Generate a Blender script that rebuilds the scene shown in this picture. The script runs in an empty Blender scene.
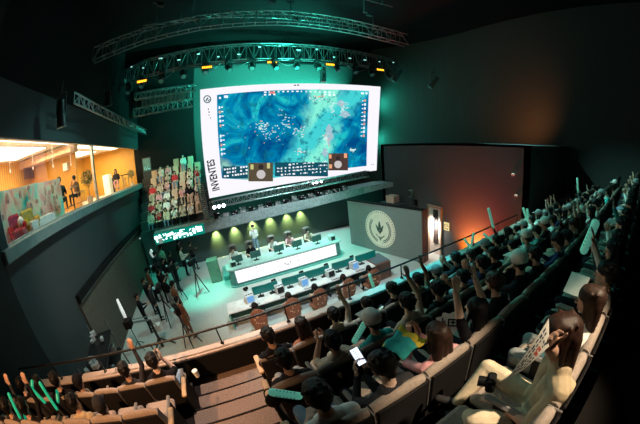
import bpy, math, random
from mathutils import Matrix, Vector
import numpy as np
random.seed(7)
PI = math.pi
col = bpy.context.scene.collection
V = Vector
ZOFF = 6.0      # everything below is written with z = 0 at the camera's eye height; lifted at the end so the stage floor is z = 0

# ---------------------------------------------------------------- camera
F = 269.95 * .05625
CAMR = (Matrix.Rotation(-0.68786567, 4, 'Z') @ Matrix.Rotation(-0.2555439, 4, 'X') @
        Matrix.Rotation(PI / 2, 4, 'X') @ Matrix.Rotation(-0.03871911, 4, 'Z'))
cd = bpy.data.cameras.new('camera')
cam = bpy.data.objects.new('camera', cd)
col.objects.link(cam)
bpy.context.scene.camera = cam
cd.type = 'PANO'
cd.panorama_type = 'FISHEYE_LENS_POLYNOMIAL'
cd.fisheye_fov = PI * 1.2
cd.sensor_width = 36
cd.sensor_fit = 'HORIZONTAL'
cd.fisheye_polynomial_k0 = 0
cd.fisheye_polynomial_k1 = -1 / F
cd.fisheye_polynomial_k2 = cd.fisheye_polynomial_k3 = cd.fisheye_polynomial_k4 = 0
cd.shift_x = -86.32 / 640
cd.shift_y = -4.19 / 640
cd.clip_start = .02
cam.matrix_world = CAMR


def ray(px, py):
    dx, dy = px - 406.32, -(py - 207.81)
    r = math.hypot(dx, dy) + 1e-9
    th = r / 269.95
    return (CAMR.to_3x3() @ V((dx / r * math.sin(th), dy / r * math.sin(th), -math.cos(th))))


def at(px, py, ax, val):
    r = ray(px, py)
    return r * (val / r[ax])


# ---------------------------------------------------------------- materials
MATS = {}


def mat(name, c, rough=.6, metal=0, var=.12, scale=6, emit=0, ecol=None, bump=0, spec=None, coat=0):
    if name in MATS:
        return MATS[name]
    m = bpy.data.materials.new(name)
    m.use_nodes = True
    nt = m.node_tree
    b = nt.nodes['Principled BSDF']
    tc = nt.nodes.new('ShaderNodeTexCoord')
    nz = nt.nodes.new('ShaderNodeTexNoise')
    nz.inputs['Scale'].default_value = scale
    nz.inputs['Detail'].default_value = 5
    nt.links.new(tc.outputs['Object'], nz.inputs['Vector'])
    cr = nt.nodes.new('ShaderNodeValToRGB')
    lo = [max(0, x * (1 - var)) for x in c]
    hi = [min(1, x * (1 + var)) for x in c]
    cr.color_ramp.elements[0].position = .3
    cr.color_ramp.elements[1].position = .7
    cr.color_ramp.elements[0].color = (*lo, 1)
    cr.color_ramp.elements[1].color = (*hi, 1)
    nt.links.new(nz.outputs['Fac'], cr.inputs['Fac'])
    nt.links.new(cr.outputs['Color'], b.inputs['Base Color'])
    b.inputs['Roughness'].default_value = rough
    b.inputs['Metallic'].default_value = metal
    if spec is not None:
        b.inputs['Specular IOR Level'].default_value = spec
    if emit:
        b.inputs['Emission Strength'].default_value = emit
        b.inputs['Emission Color'].default_value = (*(ecol or c), 1)
    if bump:
        bp = nt.nodes.new('ShaderNodeBump')
        bp.inputs['Strength'].default_value = bump
        bp.inputs['Distance'].default_value = .02
        nt.links.new(nz.outputs['Fac'], bp.inputs['Height'])
        nt.links.new(bp.outputs['Normal'], b.inputs['Normal'])
    MATS[name] = m
    return m


BLACK = mat('matte_black', (.006, .006, .007), .8, spec=.2)
METAL = mat('black_metal', (.035, .035, .038), .38, .6)
STEEL = mat('truss_steel', (.25, .26, .27), .35, .85)
WALLD = mat('dark_wall_paint', (.035, .045, .05), .85, var=.25, scale=25, bump=.1)
WALLU = mat('upper_wall_paint', (.055, .055, .055), .9, var=.2, scale=20, bump=.1)
WALLN = mat('black_wall_paint', (.008, .008, .009), .9)
WALLB = mat('backdrop_paint', (.05, .085, .08), .8, var=.2, scale=20)
PANEL = mat('panel_paint', (.21, .25, .25), .75, var=.12, scale=15)
FLOORM = mat('stage_floor_vinyl', (.50, .55, .53), .45, var=.1, scale=9)
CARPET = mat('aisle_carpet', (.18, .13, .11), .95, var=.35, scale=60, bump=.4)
CONC = mat('parapet_paint', (.46, .38, .34), .7, var=.1, scale=12)
SEATF = mat('seat_fabric', (.33, .27, .235), .9, var=.18, scale=40, bump=.15, spec=.2)
SEATB = mat('seat_shell', (.012, .011, .012), .7, spec=.2)
SEATW = mat('seat_wing', (.20, .19, .19), .7)
TANW = mat('tan_wood', (.48, .31, .17), .5, var=.25, scale=14)
SKIN = mat('skin', (.50, .29, .21), .5, var=.08)
SKIN2 = mat('pale_skin', (.72, .50, .40), .5, var=.08)
HAIR = mat('black_hair', (.008, .007, .007), .55, var=.5, scale=50, spec=.25)
HAIRB = mat('brown_hair', (.03, .014, .010), .5, var=.5, scale=50, spec=.25)
EYE = mat('dark_eye', (.01, .01, .01), .3)
WHITE = mat('white_plastic', (.8, .8, .8), .4, var=.05)
DARKC = mat('dark_cloth', (.014, .015, .018), .9, var=.4, scale=20, spec=.1)
SHOE = mat('shoe_leather', (.03, .03, .032), .5)
RUBB = mat('rail_paint', (.02, .02, .022), .35, .5)


def cloth(n, c):
    return mat(n + '_cloth', c, .9, var=.22, scale=11, bump=.4, spec=.12)


def emis(name, c, s):
    if name in MATS:
        return MATS[name]
    m = bpy.data.materials.new(name)
    m.use_nodes = True
    nt = m.node_tree
    nt.nodes.clear()
    e = nt.nodes.new('ShaderNodeEmission')
    e.inputs[0].default_value = (*c, 1)
    e.inputs[1].default_value = s
    o = nt.nodes.new('ShaderNodeOutputMaterial')
    nt.links.new(e.outputs[0], o.inputs[0])
    MATS[name] = m
    return m


# ---------------------------------------------------------------- mesh helper
class MB:
    def __init__(s):
        s.v = []; s.f = []; s.m = []; s.smooth = []; s.mi = 0

    def add(s, vs, fs, sm=False):
        n = len(s.v)
        s.v += [V(x) for x in vs]
        for f in fs:
            s.f.append([i + n for i in f]); s.m.append(s.mi); s.smooth.append(sm)
        return s

    def box(s, c, size, rot=None, bev=0):
        hx, hy, hz = [a / 2 for a in size]
        if bev:
            b = min(bev, hx * .9, hy * .9, hz * .9)
            vs = []; 
            for sz in (-1, 1):
                for (z, q) in ((hz - b, 0), (hz, b)) if sz > 0 else ((-hz, b), (-hz + b, 0)):
                    x, y = hx - q, hy - q
                    k = b if q == 0 else b * .5
                    ring = [(x - k, -y), (x, -y + k), (x, y - k), (x - k, y), (-x + k, y), (-x, y - k), (-x, -y + k), (-x + k, -y)]
                    vs += [(a, bb, z) for a, bb in ring]
            fs = [list(range(7, -1, -1))]
            for r in range(3):
                for i in range(8):
                    j = (i + 1) % 8
                    fs.append([r * 8 + i, r * 8 + j, r * 8 + 8 + j, r * 8 + 8 + i])
            fs.append(list(range(24, 32)))
        else:
            vs = [(x, y, z) for z in (-hz, hz) for x, y in ((-hx, -hy), (hx, -hy), (hx, hy), (-hx, hy))]
            fs = [[3, 2, 1, 0], [4, 5, 6, 7], [0, 1, 5, 4], [1, 2, 6, 5], [2, 3, 7, 6], [3, 0, 4, 7]]
        R = rot or Matrix.Identity(3)
        s.add([R @ V(v) + V(c) for v in vs], fs)
        return s

    def cyl(s, a, b, ra, rb=None, n=10, caps=True, sm=True):
        rb = ra if rb is None else rb
        a, b = V(a), V(b)
        d = (b - a)
        if d.length < 1e-6: return s
        d.normalize()
        u = d.cross(V((0, 0, 1)) if abs(d.z) < .9 else V((1, 0, 0))).normalized()
        w = d.cross(u)
        vs = []
        for c, r in ((a, ra), (b, rb)):
            for i in range(n):
                t = 2 * PI * i / n
                vs.append(c + (u * math.cos(t) + w * math.sin(t)) * r)
        fs = [[i, (i + 1) % n, n + (i + 1) % n, n + i][::-1] for i in range(n)]
        s.add(vs, fs, sm)
        if caps:
            s.add(vs[:n], [list(range(n))]); s.add(vs[n:], [list(range(n))[::-1]])
        return s

    def tube(s, pts, r, n=8):
        for a, b in zip(pts[:-1], pts[1:]):
            s.cyl(a, b, r, n=n)
        return s

    def caps(s, a, b, ra, rb, n=10, rings=4):
        a, b = V(a), V(b)
        d = b - a
        L = d.length
        d = d.normalized() if L > 1e-6 else V((0, 0, 1))
        u = d.cross(V((0, 0, 1)) if abs(d.z) < .9 else V((1, 0, 0))).normalized()
        w = d.cross(u)
        prof = []
        for k in range(rings + 1):
            t = -PI / 2 + PI / 2 * k / rings
            prof.append((a, ra * math.cos(t), ra * math.sin(t)))
        for k in range(rings + 1):
            t = PI / 2 * k / rings
            prof.append((b, rb * math.cos(t), rb * math.sin(t)))
        vs = []
        for c, r, h in prof:
            r = max(r, 1e-4)
            for i in range(n):
                t = 2 * PI * i / n
                vs.append(c + d * h + (u * math.cos(t) + w * math.sin(t)) * r)
        fs = []
        for k in range(len(prof) - 1):
            for i in range(n):
                fs.append([k * n + i, k * n + n + i, k * n + n + (i + 1) % n, k * n + (i + 1) % n][::-1])
        fs.append(list(range(n))[::-1]); fs.append([(len(prof) - 1) * n + i for i in range(n)])
        s.add(vs, fs, True)
        return s

    def ell(s, c, r, n=14, m=10, rot=None):
        vs = []
        R = rot or Matrix.Identity(3)
        for j in range(m + 1):
            t = PI * j / m
            for i in range(n):
                p = 2 * PI * i / n
                vs.append(V(c) + R @ V((r[0] * math.sin(t) * math.cos(p), r[1] * math.sin(t) * math.sin(p), r[2] * math.cos(t))))
        fs = [[j * n + i, j * n + (i + 1) % n, (j + 1) * n + (i + 1) % n, (j + 1) * n + i][::-1] for j in range(m) for i in range(n)]
        s.add(vs, fs, True)
        return s

    def prism(s, poly, z0, z1, M=None):
        """poly (x,y) extruded in z; M maps local to place"""
        n = len(poly)
        vs = [V((x, y, z0)) for x, y in poly] + [V((x, y, z1)) for x, y in poly]
        if M is not None: vs = [M @ v for v in vs]
        fs = [list(range(n))[::-1], list(range(n, 2 * n))] + [[i, (i + 1) % n, n + (i + 1) % n, n + i] for i in range(n)]
        s.add(vs, fs)
        return s

    def quad(s, a, b, c, d):
        s.add([a, b, c, d], [[0, 1, 2, 3]])
        return s

    def mesh(s, name, mats, off=None):
        me = bpy.data.meshes.new(name)
        o = off or V((0, 0, 0))
        me.from_pydata([tuple(v - o) for v in s.v], [], s.f)
        mats = mats if isinstance(mats, (list, tuple)) else [mats]
        for m in mats: me.materials.append(m)
        me.polygons.foreach_set('material_index', [min(i, len(mats) - 1) for i in s.m])
        me.polygons.foreach_set('use_smooth', s.smooth)
        me.update()
        return me

    def build(s, name, mats, parent=None, off=None):
        """vertices are given in the parent's local frame (or world when off gives the origin)"""
        ob = bpy.data.objects.new(name, s.mesh(name, mats, off))
        col.objects.link(ob)
        if parent is not None:
            ob.parent = parent
        elif off is not None:
            ob.location = off
        return ob


def tag(o, label=None, cat=None, group=None, kind=None):
    if label: o['label'] = label
    if cat: o['category'] = cat
    if group: o['group'] = group
    if kind: o['kind'] = kind
    return o


def empty(name, loc, rz=0, label=None, cat=None, group=None):
    o = bpy.data.objects.new(name, None)
    o.empty_display_size = .1
    col.objects.link(o)
    o.location = loc
    o.rotation_euler = (0, 0, rz)
    return tag(o, label, cat, group)


def struct(name, mb, m, parent=None):
    o = mb.build(name, m, parent)
    if parent is None: o['kind'] = 'structure'
    return o


def copy_tree(o, parent=None, kids=None):
    c = o.copy()
    col.objects.link(c)
    if parent is not None: c.parent = parent
    for ch in KIDS.get(o.name, ()): 
        k = copy_tree(ch, c)
    return c


KIDS = {}


def remember(root):
    """note a finished thing's children so that it can be copied"""
    allc = [o for o in col.objects if o.parent is not None]
    def rec(o):
        KIDS[o.name] = [c for c in allc if c.parent == o]
        for c in KIDS[o.name]: rec(c)
    rec(root)
    return root


def rotm(rx=0, ry=0, rz=0):
    return (Matrix.Rotation(rz, 3, 'Z') @ Matrix.Rotation(ry, 3, 'Y') @ Matrix.Rotation(rx, 3, 'X'))


# ================================================================ THE SETTING
FL = -6.0
XL, XR = -6.2, 9.6
struct('floor', MB().box((2.5, 10.5, FL - .05), (22, 24, .1)), FLOORM)
struct('ceiling', MB().box((5, 6, 7.6), (34, 36, .2)), BLACK)
# left wall with its long window opening
wy0, wy1, wz0, wz1 = 5.9, 21.6, -.64, 1.75
m = MB()
m.box((XL - .15, 13.6, (wz1 + 3.1) / 2), (.3, 16.4, 3.1 - wz1))
m.box((XL - .15, 13.6, (wz0 - .2 + FL) / 2), (.3, 16.4, wz0 - .2 - FL))
m.box((XL - .15, 5.65, (wz0 - .2 + wz1) / 2), (.3, .5, wz1 - wz0 + .2))
m.box((XL - .15, 21.7, (wz0 - .2 + wz1) / 2), (.3, .2, wz1 - wz0 + .2))
struct('wall_left', m, WALLD)
struct('wall_left.005', MB().box((XL - .15, 13.6, 5.4), (.32, 16.4, 4.6)), BLACK)  # upper part of the wall, its darkness put into the colour
struct('corner_blackout', MB().box((-4.1, 21.5, 1.5), (5.0, .2, 12)), BLACK)  # added black sheet that keeps the back left corner dark
struct('rig_blackout', MB().box((3.5, 17.9, 6.75), (22, .3, 1.7)), BLACK)  # added black bulkhead, darkens the view behind the rig
m = MB(); m.box((XL - .1, .2, 1.7), (.5, 10.5, 15.6))
struct('wall_left.001', m, WALLN)
m = MB(); m.box((XL + .02, 13.6, wz0 - .17), (.5, 16.3, .3), bev=.02)
struct('trim_1', m, mat('sill_paint', (.16, .22, .23), .7))
# glazed front of the lounge behind the left wall: two windows
GL = bpy.data.materials.new('window_glass'); GL.use_nodes = True
nt = GL.node_tree; nt.nodes.clear()
tr = nt.nodes.new('ShaderNodeBsdfTransparent'); gs = nt.nodes.new('ShaderNodeBsdfGlossy'); gs.inputs['Roughness'].default_value = .03
mx = nt.nodes.new('ShaderNodeMixShader'); mx.inputs[0].default_value = .05
oo = nt.nodes.new('ShaderNodeOutputMaterial')
nt.links.new(tr.outputs[0], mx.inputs[1]); nt.links.new(gs.outputs[0], mx.inputs[2]); nt.links.new(mx.outputs[0], oo.inputs[0])
ym = 13.0
ALU = mat('aluminium_frame', (.55, .55, .52), .35, .7)
for k, (a, b) in enumerate(((wy0, ym), (ym, wy1))):
    w = MB().box((XL - .12, (a + b) / 2, (wz0 + wz1) / 2), (.02, b - a - .1, wz1 - wz0)).build('window_%d' % (k + 1), GL)
    w['kind'] = 'structure'
    fr = MB()
    for y in (a + .04, b - .04): fr.box((XL - .12, y, (wz0 + wz1) / 2), (.12, .08, wz1 - wz0))
    for z in (wz0 - .0, wz1): fr.box((XL - .12, (a + b) / 2, z), (.1, b - a, .05))
    fr.build('window_frame', ALU, w)
# the lower wall under the lounge, with a dark cable rail along its top
m = MB(); m.box((XL + .02, 14.9, (-3.3 + FL) / 2), (.12, 13.0, 2.7))
struct('trim_2', m, mat('lower_wall_paint', (.10, .085, .07), .8, var=.2, scale=12))
m = MB(); m.box((XL + .08, 14.9, -3.12), (.16, 13.0, .26)); struct('trim_3', m, BLACK)
m = MB(); m.box((XL + .17, 14.9, -3.24), (.02, 13.0, .03)); struct('trim_4', m, STEEL)
# back wall, backdrop, right walls
m = MB()
R0 = 7.0
pts = [(-6.3, 21.7)] + [(3 + 0, 21.7)]
for i in range(25):
    t = PI / 2 * i / 24
    pts.append((3 + 11.5 * math.sin(t), 10.2 + 11.5 * math.cos(t)))
pts.append((14.5, -8))
for (x0, y0), (x1, y1) in zip(pts[:-1], pts[1:]):
    m.quad((x0, y0, FL), (x1, y1, FL), (x1, y1, 9.5), (x0, y0, 9.5))
m.smooth = [True] * len(m.f)
struct('wall_back', m, WALLU)
m = MB(); m.box((4.4, 17.5, (FL - 3.4) / 2), (18, .2, 2.6)); struct('wall_back.001', m, WALLB)
RW = mat('right_wall_paint', (.05, .055, .058), .85, var=.25, scale=25, bump=.1)
m = MB()
top = -.2
m.box((XR + .15, 9.1, (FL + top) / 2), (.3, 9.7, top - FL))
m.box((XR + 2.5, 9.1, top - .05), (5, 9.7, .1))
m.box((XR + 2.5, 13.8, (FL + top) / 2), (5, .3, top - FL))
struct('wall_right', m, RW)
m = MB(); m.box((XR + 9, 4.4, (FL - .25) / 2), (18, .3, 5.75)); struct('wall_right.001', m, mat('side_wall_paint', (.02, .024, .026), .9))
m = MB(); m.box((28, -2, 0), (.3, 14, 12)); struct('wall_right.002', m, WALLN)
m = MB(); m.box((10, -5.2, 1.5), (38, .3, 16)); struct('wall_rear', m, WALLN)

# ---------------------------------------------------------------- the stand
Y = [2.93, 1.97, 1.01, .05, -.91, -1.87]
Z = [-2.46, -2.05, -1.62, -1.21, -.79, -.37]
FLR = [z - .95 for z in Z]
AX0, AX1 = -1.42, -.2
m = MB()
for k in range(6):
    y1 = 4.0 if k == 0 else Y[k] + .9 - .1
    y0 = Y[k] - .16
    for (xa, xb) in ((-6.0, AX0), (AX1, 22)):
        m.box(((xa + xb) / 2, (y0 + y1) / 2, (FLR[k] + FL) / 2), (xb - xa, y1 - y0, FLR[k] - FL))
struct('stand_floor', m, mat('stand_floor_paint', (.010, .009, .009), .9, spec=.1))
m = MB()
ys = [(4.0, FLR[0])]
for k in range(1, 6):
    ys.append((Y[k - 1] + .42, (FLR[k - 1] + FLR[k]) / 2)); ys.append((Y[k] + .9, FLR[k]))
for i, (y, z) in enumerate(ys):
    yb = ys[i + 1][0] if i + 1 < len(ys) else -3
    m.box(((AX0 + AX1) / 2, (y + yb) / 2, z - .12), (AX1 - AX0, y - yb + .03, .24), bev=.012)
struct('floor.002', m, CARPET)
m = MB()
for i, (y, z) in enumerate(ys[1:]):
    m.box(((AX0 + AX1) / 2, y + .005, z + .004), (AX1 - AX0 - .02, .02, .02))
tag(m.build('trim_9', BLACK), kind='structure')
m = MB(); m.box((6.5, 4.11, -4.46), (25, .22, 3.08), bev=.01); struct('wall_front', m, CONC)
m = MB(); m.box((6.5, 3.985, -3.2), (25, .03, .5)); struct('trim_5', m, BLACK)
rail = empty('guard_rail', (0, 4.15, -2.92), 0, 'long thin black guard rail along the top of the balcony parapet', 'railing')
MB().cyl((-5.9, 0, .33), (8.45, 0, .33), .022).build('handrail', RUBB, rail)
for x in [-5.85, -4.6, -3.3, -2.0, -.7, .6, 1.9, 3.2, 4.5, 5.8, 7.1, 8.42]:
    MB().cyl((x, 0, 0), (x, 0, .33), .014).cyl((x, 0, 0), (x, 0, .012), .04).build('post', RUBB, rail)
# papers lying on the parapet
for px, py, lab in ((121, 374, 'printed seat notice card on the parapet in front of the side block'),):
    p = at(px, py, 2, -2.915)
    t = empty('notice_card', (p.x, 4.12, -2.918), .05, lab, 'card')
    MB().box((0, 0, .004), (.42, .17, .006)).build('card', mat('card_paper', (.45, .38, .34), .8), t)
    mm = MB()
    for j in range(4):
        for i in range(9):
            if random.random() < .8: mm.box((-.17 + i * .04, .05 - j * .033, .0085), (.026, .018, .002))
    mm.build('printed_text', BLACK, t)

# ---------------------------------------------------------------- theatre seats
def make_seat():
    root = empty('theatre_seat', (0, 0, 0))
    # root: floor level below the top of the backrest; faces +y
    R = rotm(rx=-.16)
    b = MB()
    W = .245
    # shaped backrest: profile swept sideways, with a rolled top that dips at the outer edges
    nx = 9
    rings = []
    for i in range(nx):
        u = -1 + 2 * i / (nx - 1)
        x = W * u
        drop = .03 * u ** 4 + .004 * u
        dz = .925 - drop
        bulge = .018 * (1 - u * u)
        prof = [(.10, .42), (.075 + bulge, .52), (.03 + bulge, .70), (.0 + bulge, .84), (-.005, dz - .02), (-.022, dz), (-.048, dz + .004), (-.072, dz - .014), (-.08, dz - .06), (-.07, .80), (-.03, .42)]
        rings.append([V((x, yy, zz)) for yy, zz in prof])
    n = len(rings[0])
    vs = [v for r in rings for v in r]
    fs, ms = [], []
    for i in range(nx - 1):
        for j in range(n - 1):
            fs.append([i * n + j, i * n + j + 1, (i + 1) * n + j + 1, (i + 1) * n + j])
    b.add(vs, fs, True)
    b.add(rings[0], [list(range(n))]); b.add(rings[-1], [list(range(n))[::-1]])
    b.build('backrest', SEATF, root)
    s = MB(); s.box((0, -.086, .60), (.47, .02, .575), rotm(rx=.06), bev=.01)
    s.build('back_shell', SEATB, root)
    w = MB()
    w.box((.252, -.045, .64), (.014, .10, .5), rotm(rx=.06), bev=.005)
    w.build('side_wing', SEATW, root)
    c = MB(); c.box((0, .32, .43), (.46, .44, .1), rotm(rx=.06), bev=.035); c.build('seat_cushion', SEATF, root)
    a = MB(); a.box((.2575, .22, .655), (.05, .34, .045), bev=.018); a.build('armrest', SEATW, root)
    p = MB(); p.box((.2575, .18, .32), (.03, .26, .64), bev=.008); p.build('armrest_post', SEATB, root)
    return remember(root)


ORD = ['first', 'second', 'third', 'fourth', 'fifth', 'sixth', 'seventh', 'eighth', 'ninth', 'tenth', 'eleventh', 'twelfth', 'thirteenth',
       'fourteenth', 'fifteenth', 'sixteenth', 'seventeenth', 'eighteenth', 'nineteenth', 'twentieth', 'twenty-first', 'twenty-second',
       'twenty-third', 'twenty-fourth', 'twenty-fifth', 'twenty-sixth', 'twenty-seventh', 'twenty-eighth', 'twenty-ninth']
ROWN = ['front row', 'second row', 'third row', 'rearmost row']
PITCH = .515
seat0 = make_seat()
first = [True]
SEATS = {}      # (block, row, i) -> centre


def place_seat(x, k, rz, label, group):
    o = seat0 if first[0] else copy_tree(seat0)
    first[0] = False
    o.location = (x, Y[k] + .07 + (.17 if group.endswith('side block') else 0), FLR[k])
    o.rotation_euler = (0, 0, rz)
    tag(o, label, 'theatre seat', group)


x0r = [.10, .14, .20, .745]
nR = [27, 26, 26, 24]
for k in range(4):
    for i in range(nR[k]):
        x = x0r[k] + PITCH * i
        SEATS['R', k, i] = x
        place_seat(x, k, 0, 'padded theatre seat of the main block, %s, %s from the stairs' % (ROWN[k], ORD[i]), 'theatre seats of the main block')
for k in range(2):
    for i in range(8):
        x = -1.70 - PITCH * i
        SEATS['L', k, i] = x
        place_seat(x, k, -.02 * i, 'padded theatre seat of the side block, %s, %s from the stairs' % (ROWN[k], ORD[i]), 'theatre seats of the side block')
# end panels at the aisle
for (x, k, lab) in ((-.17, 1, 'tan wooden row end panel at the stairs, second row of the main block'),
                    (-.13, 2, 'tan wooden row end panel at the stairs, third row of the main block'),
                    (-1.405, 1, 'tan wooden row end panel at the stairs, second row of the side block'),
                    (-1.405, 0, 'tan wooden row end panel at the stairs, front row of the side block'),
                    (-.18, 0, 'tan wooden row end panel at the stairs, front row of the main block')):
    t = empty('end_panel', (x, Y[k] + .2, FLR[k]), 0, lab, 'seat end panel', 'row end panels beside the stairs')
    MB().box((0, 0, .33), (.035, .42, .66), bev=.008).build('panel', SEATB, t)
    MB().box((0, .0, .675), (.075, .40, .04), bev=.012).build('armrest', TANW, t)

# ================================================================ PEOPLE
def remesh(mb, vox, ratio, smooth=4):
    me = mb.mesh('tmp', [BLACK])
    ob = bpy.data.objects.new('tmp', me)
    col.objects.link(ob)
    r = ob.modifiers.new('r', 'REMESH'); r.mode = 'VOXEL'; r.voxel_size = vox
    s = ob.modifiers.new('s', 'SMOOTH'); s.iterations = smooth; s.factor = .5
    if ratio < 1:
        d = ob.modifiers.new('d', 'DECIMATE'); d.ratio = ratio
    dg = bpy.context.evaluated_depsgraph_get(); dg.update()
    out = bpy.data.meshes.new_from_object(ob.evaluated_get(dg))
    bpy.data.objects.remove(ob); bpy.data.meshes.remove(me)
    return out


class Fig:
    """a figure as tapered capsules grown into one continuous skin"""
    def __init__(s): s.c = []

    def cap(s, a, b, ra, rb, m): s.c.append((V(a), V(b), ra, rb, m))

    def limb2(s, S, H, la, lb, bend, ra, rm, rb, m1, m2):
        S, H = V(S), V(H)
        d = H - S
        L = min(d.length, (la + lb) * .995)
        dn = d.normalized()
        H = S + dn * L
        x = (la * la - lb * lb + L * L) / (2 * L)
        h = math.sqrt(max(0, la * la - x * x))
        bn = V(bend) - dn * V(bend).dot(dn)
        bn = bn.normalized() if bn.length > 1e-4 else V((0, 0, -1))
        E = S + dn * x + bn * h
        s.cap(S, E, ra, rm, m1); s.cap(E, H, rm, rb, m2)
        return E, H

    def hand(s, W, d, nrm, curl=.5, spread=.12, side=1, size=1.0):
        """W wrist, d pointing along the fingers, nrm out of the palm"""
        d = V(d).normalized(); nrm = V(nrm); nrm = (nrm - d * nrm.dot(d)).normalized()
        t = d.cross(nrm) * side
        q = size
        for k in (-.027, 0, .027):
            s.cap(W + t * k * .7 * q, W + d * .085 * q + t * k * q, .015 * q, .014 * q, 0)
        for i, (k, L) in enumerate(((-.034, .062), (-.0115, .078), (.0115, .084), (.034, .074))):
            b0 = W + d * .085 * q + t * k * q
            dd = (d + t * k / .034 * spread).normalized()
            a1 = curl * .6
            d1 = dd * math.cos(a1) + nrm * math.sin(a1)
            b1 = b0 + d1 * L * .55 * q
            a2 = curl * 1.7
            d2 = dd * math.cos(a2) + nrm * math.sin(a2)
            b2 = b1 + d2 * L * .5 * q
            s.cap(b0, b1, .0105 * q, .0100 * q, 0); s.cap(b1, b2, .0100 * q, .0090 * q, 0)
        # thumb leaves the side of the palm near its base
        b0 = W + d * .03 * q + t * .03 * q
        d1 = (d * .6 + t * .75 + nrm * .25 * (1 + curl)).normalized()
        b1 = b0 + d1 * .045 * q
        d2 = (d * .85 + t * .25 + nrm * .5 * curl).normalized()
        s.cap(b0, b1, .0145 * q, .0115 * q, 0); s.cap(b1, b1 + d2 * .035 * q, .0115 * q, .0095 * q, 0)

    def head(s, c, look=(0, 1, 0), m=0):
        c = V(c); f = V(look).normalized()
        r = f.cross(V((0, 0, 1))).normalized(); u = r.cross(f)
        s.hc, s.hf, s.hr, s.hu = c, f, r, u
        P = lambda a, b, z: c + r * a + f * b + u * z
        s.cap(P(0, -.025, .025), P(0, .012, .03), .086, .084, m)
        s.cap(P(0, .02, .03), P(0, .035, -.055), .07, .048, m)
        s.cap(P(0, .04, -.07), P(0, .062, -.082), .036, .024, m)
        s.cap(P(0, .088, .01), P(0, .107, -.022), .010, .014, m)
        s.cap(P(-.022, .088, -.055), P(.022, .088, -.055), .008, .008, 5)
        for q in (-1, 1):
            s.cap(P(.079 * q, .0, .01), P(.084 * q, -.008, -.025), .017, .012, m)
            s.cap(P(.031 * q, .092, .012), P(.033 * q, .092, .012), .010, .010, 4)

    def mesh(s, name, mats, vox=.0095, ratio=.35):
        mb = MB()
        for a, b, ra, rb, m in s.c:
            mb.caps(a, b, ra, rb, 10, 3)
        me = remesh(mb, vox, ratio)
        me.name = name
        n = len(me.polygons)
        cen = np.zeros(n * 3); me.polygons.foreach_get('center', cen); cen = cen.reshape(-1, 3)
        best = np.full(n, 1e9); idx = np.zeros(n, int)
        for a, b, ra, rb, m in s.c:
            A = np.array(a); D = np.array(b) - A
            t = np.clip(((cen - A) @ D) / max(1e-9, D @ D), 0, 1)
            d = np.linalg.norm(cen - A - t[:, None] * D, axis=1) - (ra + (rb - ra) * t)
            if m in (4, 5): d -= .003
            k = d < best
            best[k] = d[k]; idx[k] = m
        me.materials.clear()
        for mm in mats: me.materials.append(mm)
        me.polygons.foreach_set('material_index', idx.tolist())
        me.polygons.foreach_set('use_smooth', [True] * n)
        return me

    def hair(s, style='short'):
        """cap of hair over the skull, kept clear of the face"""
        mb = MB()
        c, f, r, u = s.hc, s.hf, s.hr, s.hu
        P = lambda a, b, z: c + r * a + f * b + u * z
        mb.caps(P(0, -.04, .035), P(0, .005, .055), .098, .088, 14, 5)
        mb.caps(P(-.03, .03, .09), P(.035, .045, .085), .04, .036, 10, 4)
        for q in (-1, 1): mb.caps(P(.06 * q, -.02, .05), P(.072 * q, -.025, .0), .04, .022, 10, 4)
        mb.caps(P(0, -.06, .0), P(0, -.062, -.05), .07, .045, 12, 4)
        if style == 'long':
            for q in (-1, 0, 1):
                mb.caps(P(.045 * q, -.06, .0), V(P(.075 * q, -.085, 0)) - V((0, 0, .24)), .06, .04, 12, 4)
            for q in (-1, 1): mb.caps(P(.075 * q, .0, .03), P(.09 * q, .02, -.14), .025, .018, 10, 4)
        if style == 'bun':
            mb.caps(P(0, -.13, .09), P(0, -.15, .10), .045, .04, 12, 4)
        rnd = random.Random(len(style) + int(abs(c.z) * 100))
        for _ in range(26 if style != 'long' else 5):
            a = rnd.uniform(0, 2 * PI); e = rnd.uniform(.1, 1.2)
            q = P(math.cos(a) * math.cos(e) * .088, -.03 + math.sin(a) * math.cos(e) * .088 * (1 if math.sin(a) < 0 else .75), .045 + math.sin(e) * .088)
            mb.caps(q, q + (q - P(0, -.02, .03)) * .12 + r * rnd.uniform(-.02, .02), .018, .012, 8, 3)
        me = remesh(mb, .0085, .4, 2 if style != 'long' else 12)
        me.name = 'hair'
        me.materials.clear(); me.materials.append(HAIR)
        me.polygons.foreach_set('use_smooth', [True] * len(me.polygons))
        return me


LIP = mat('lips', (.45, .16, .14), .5)


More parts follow.
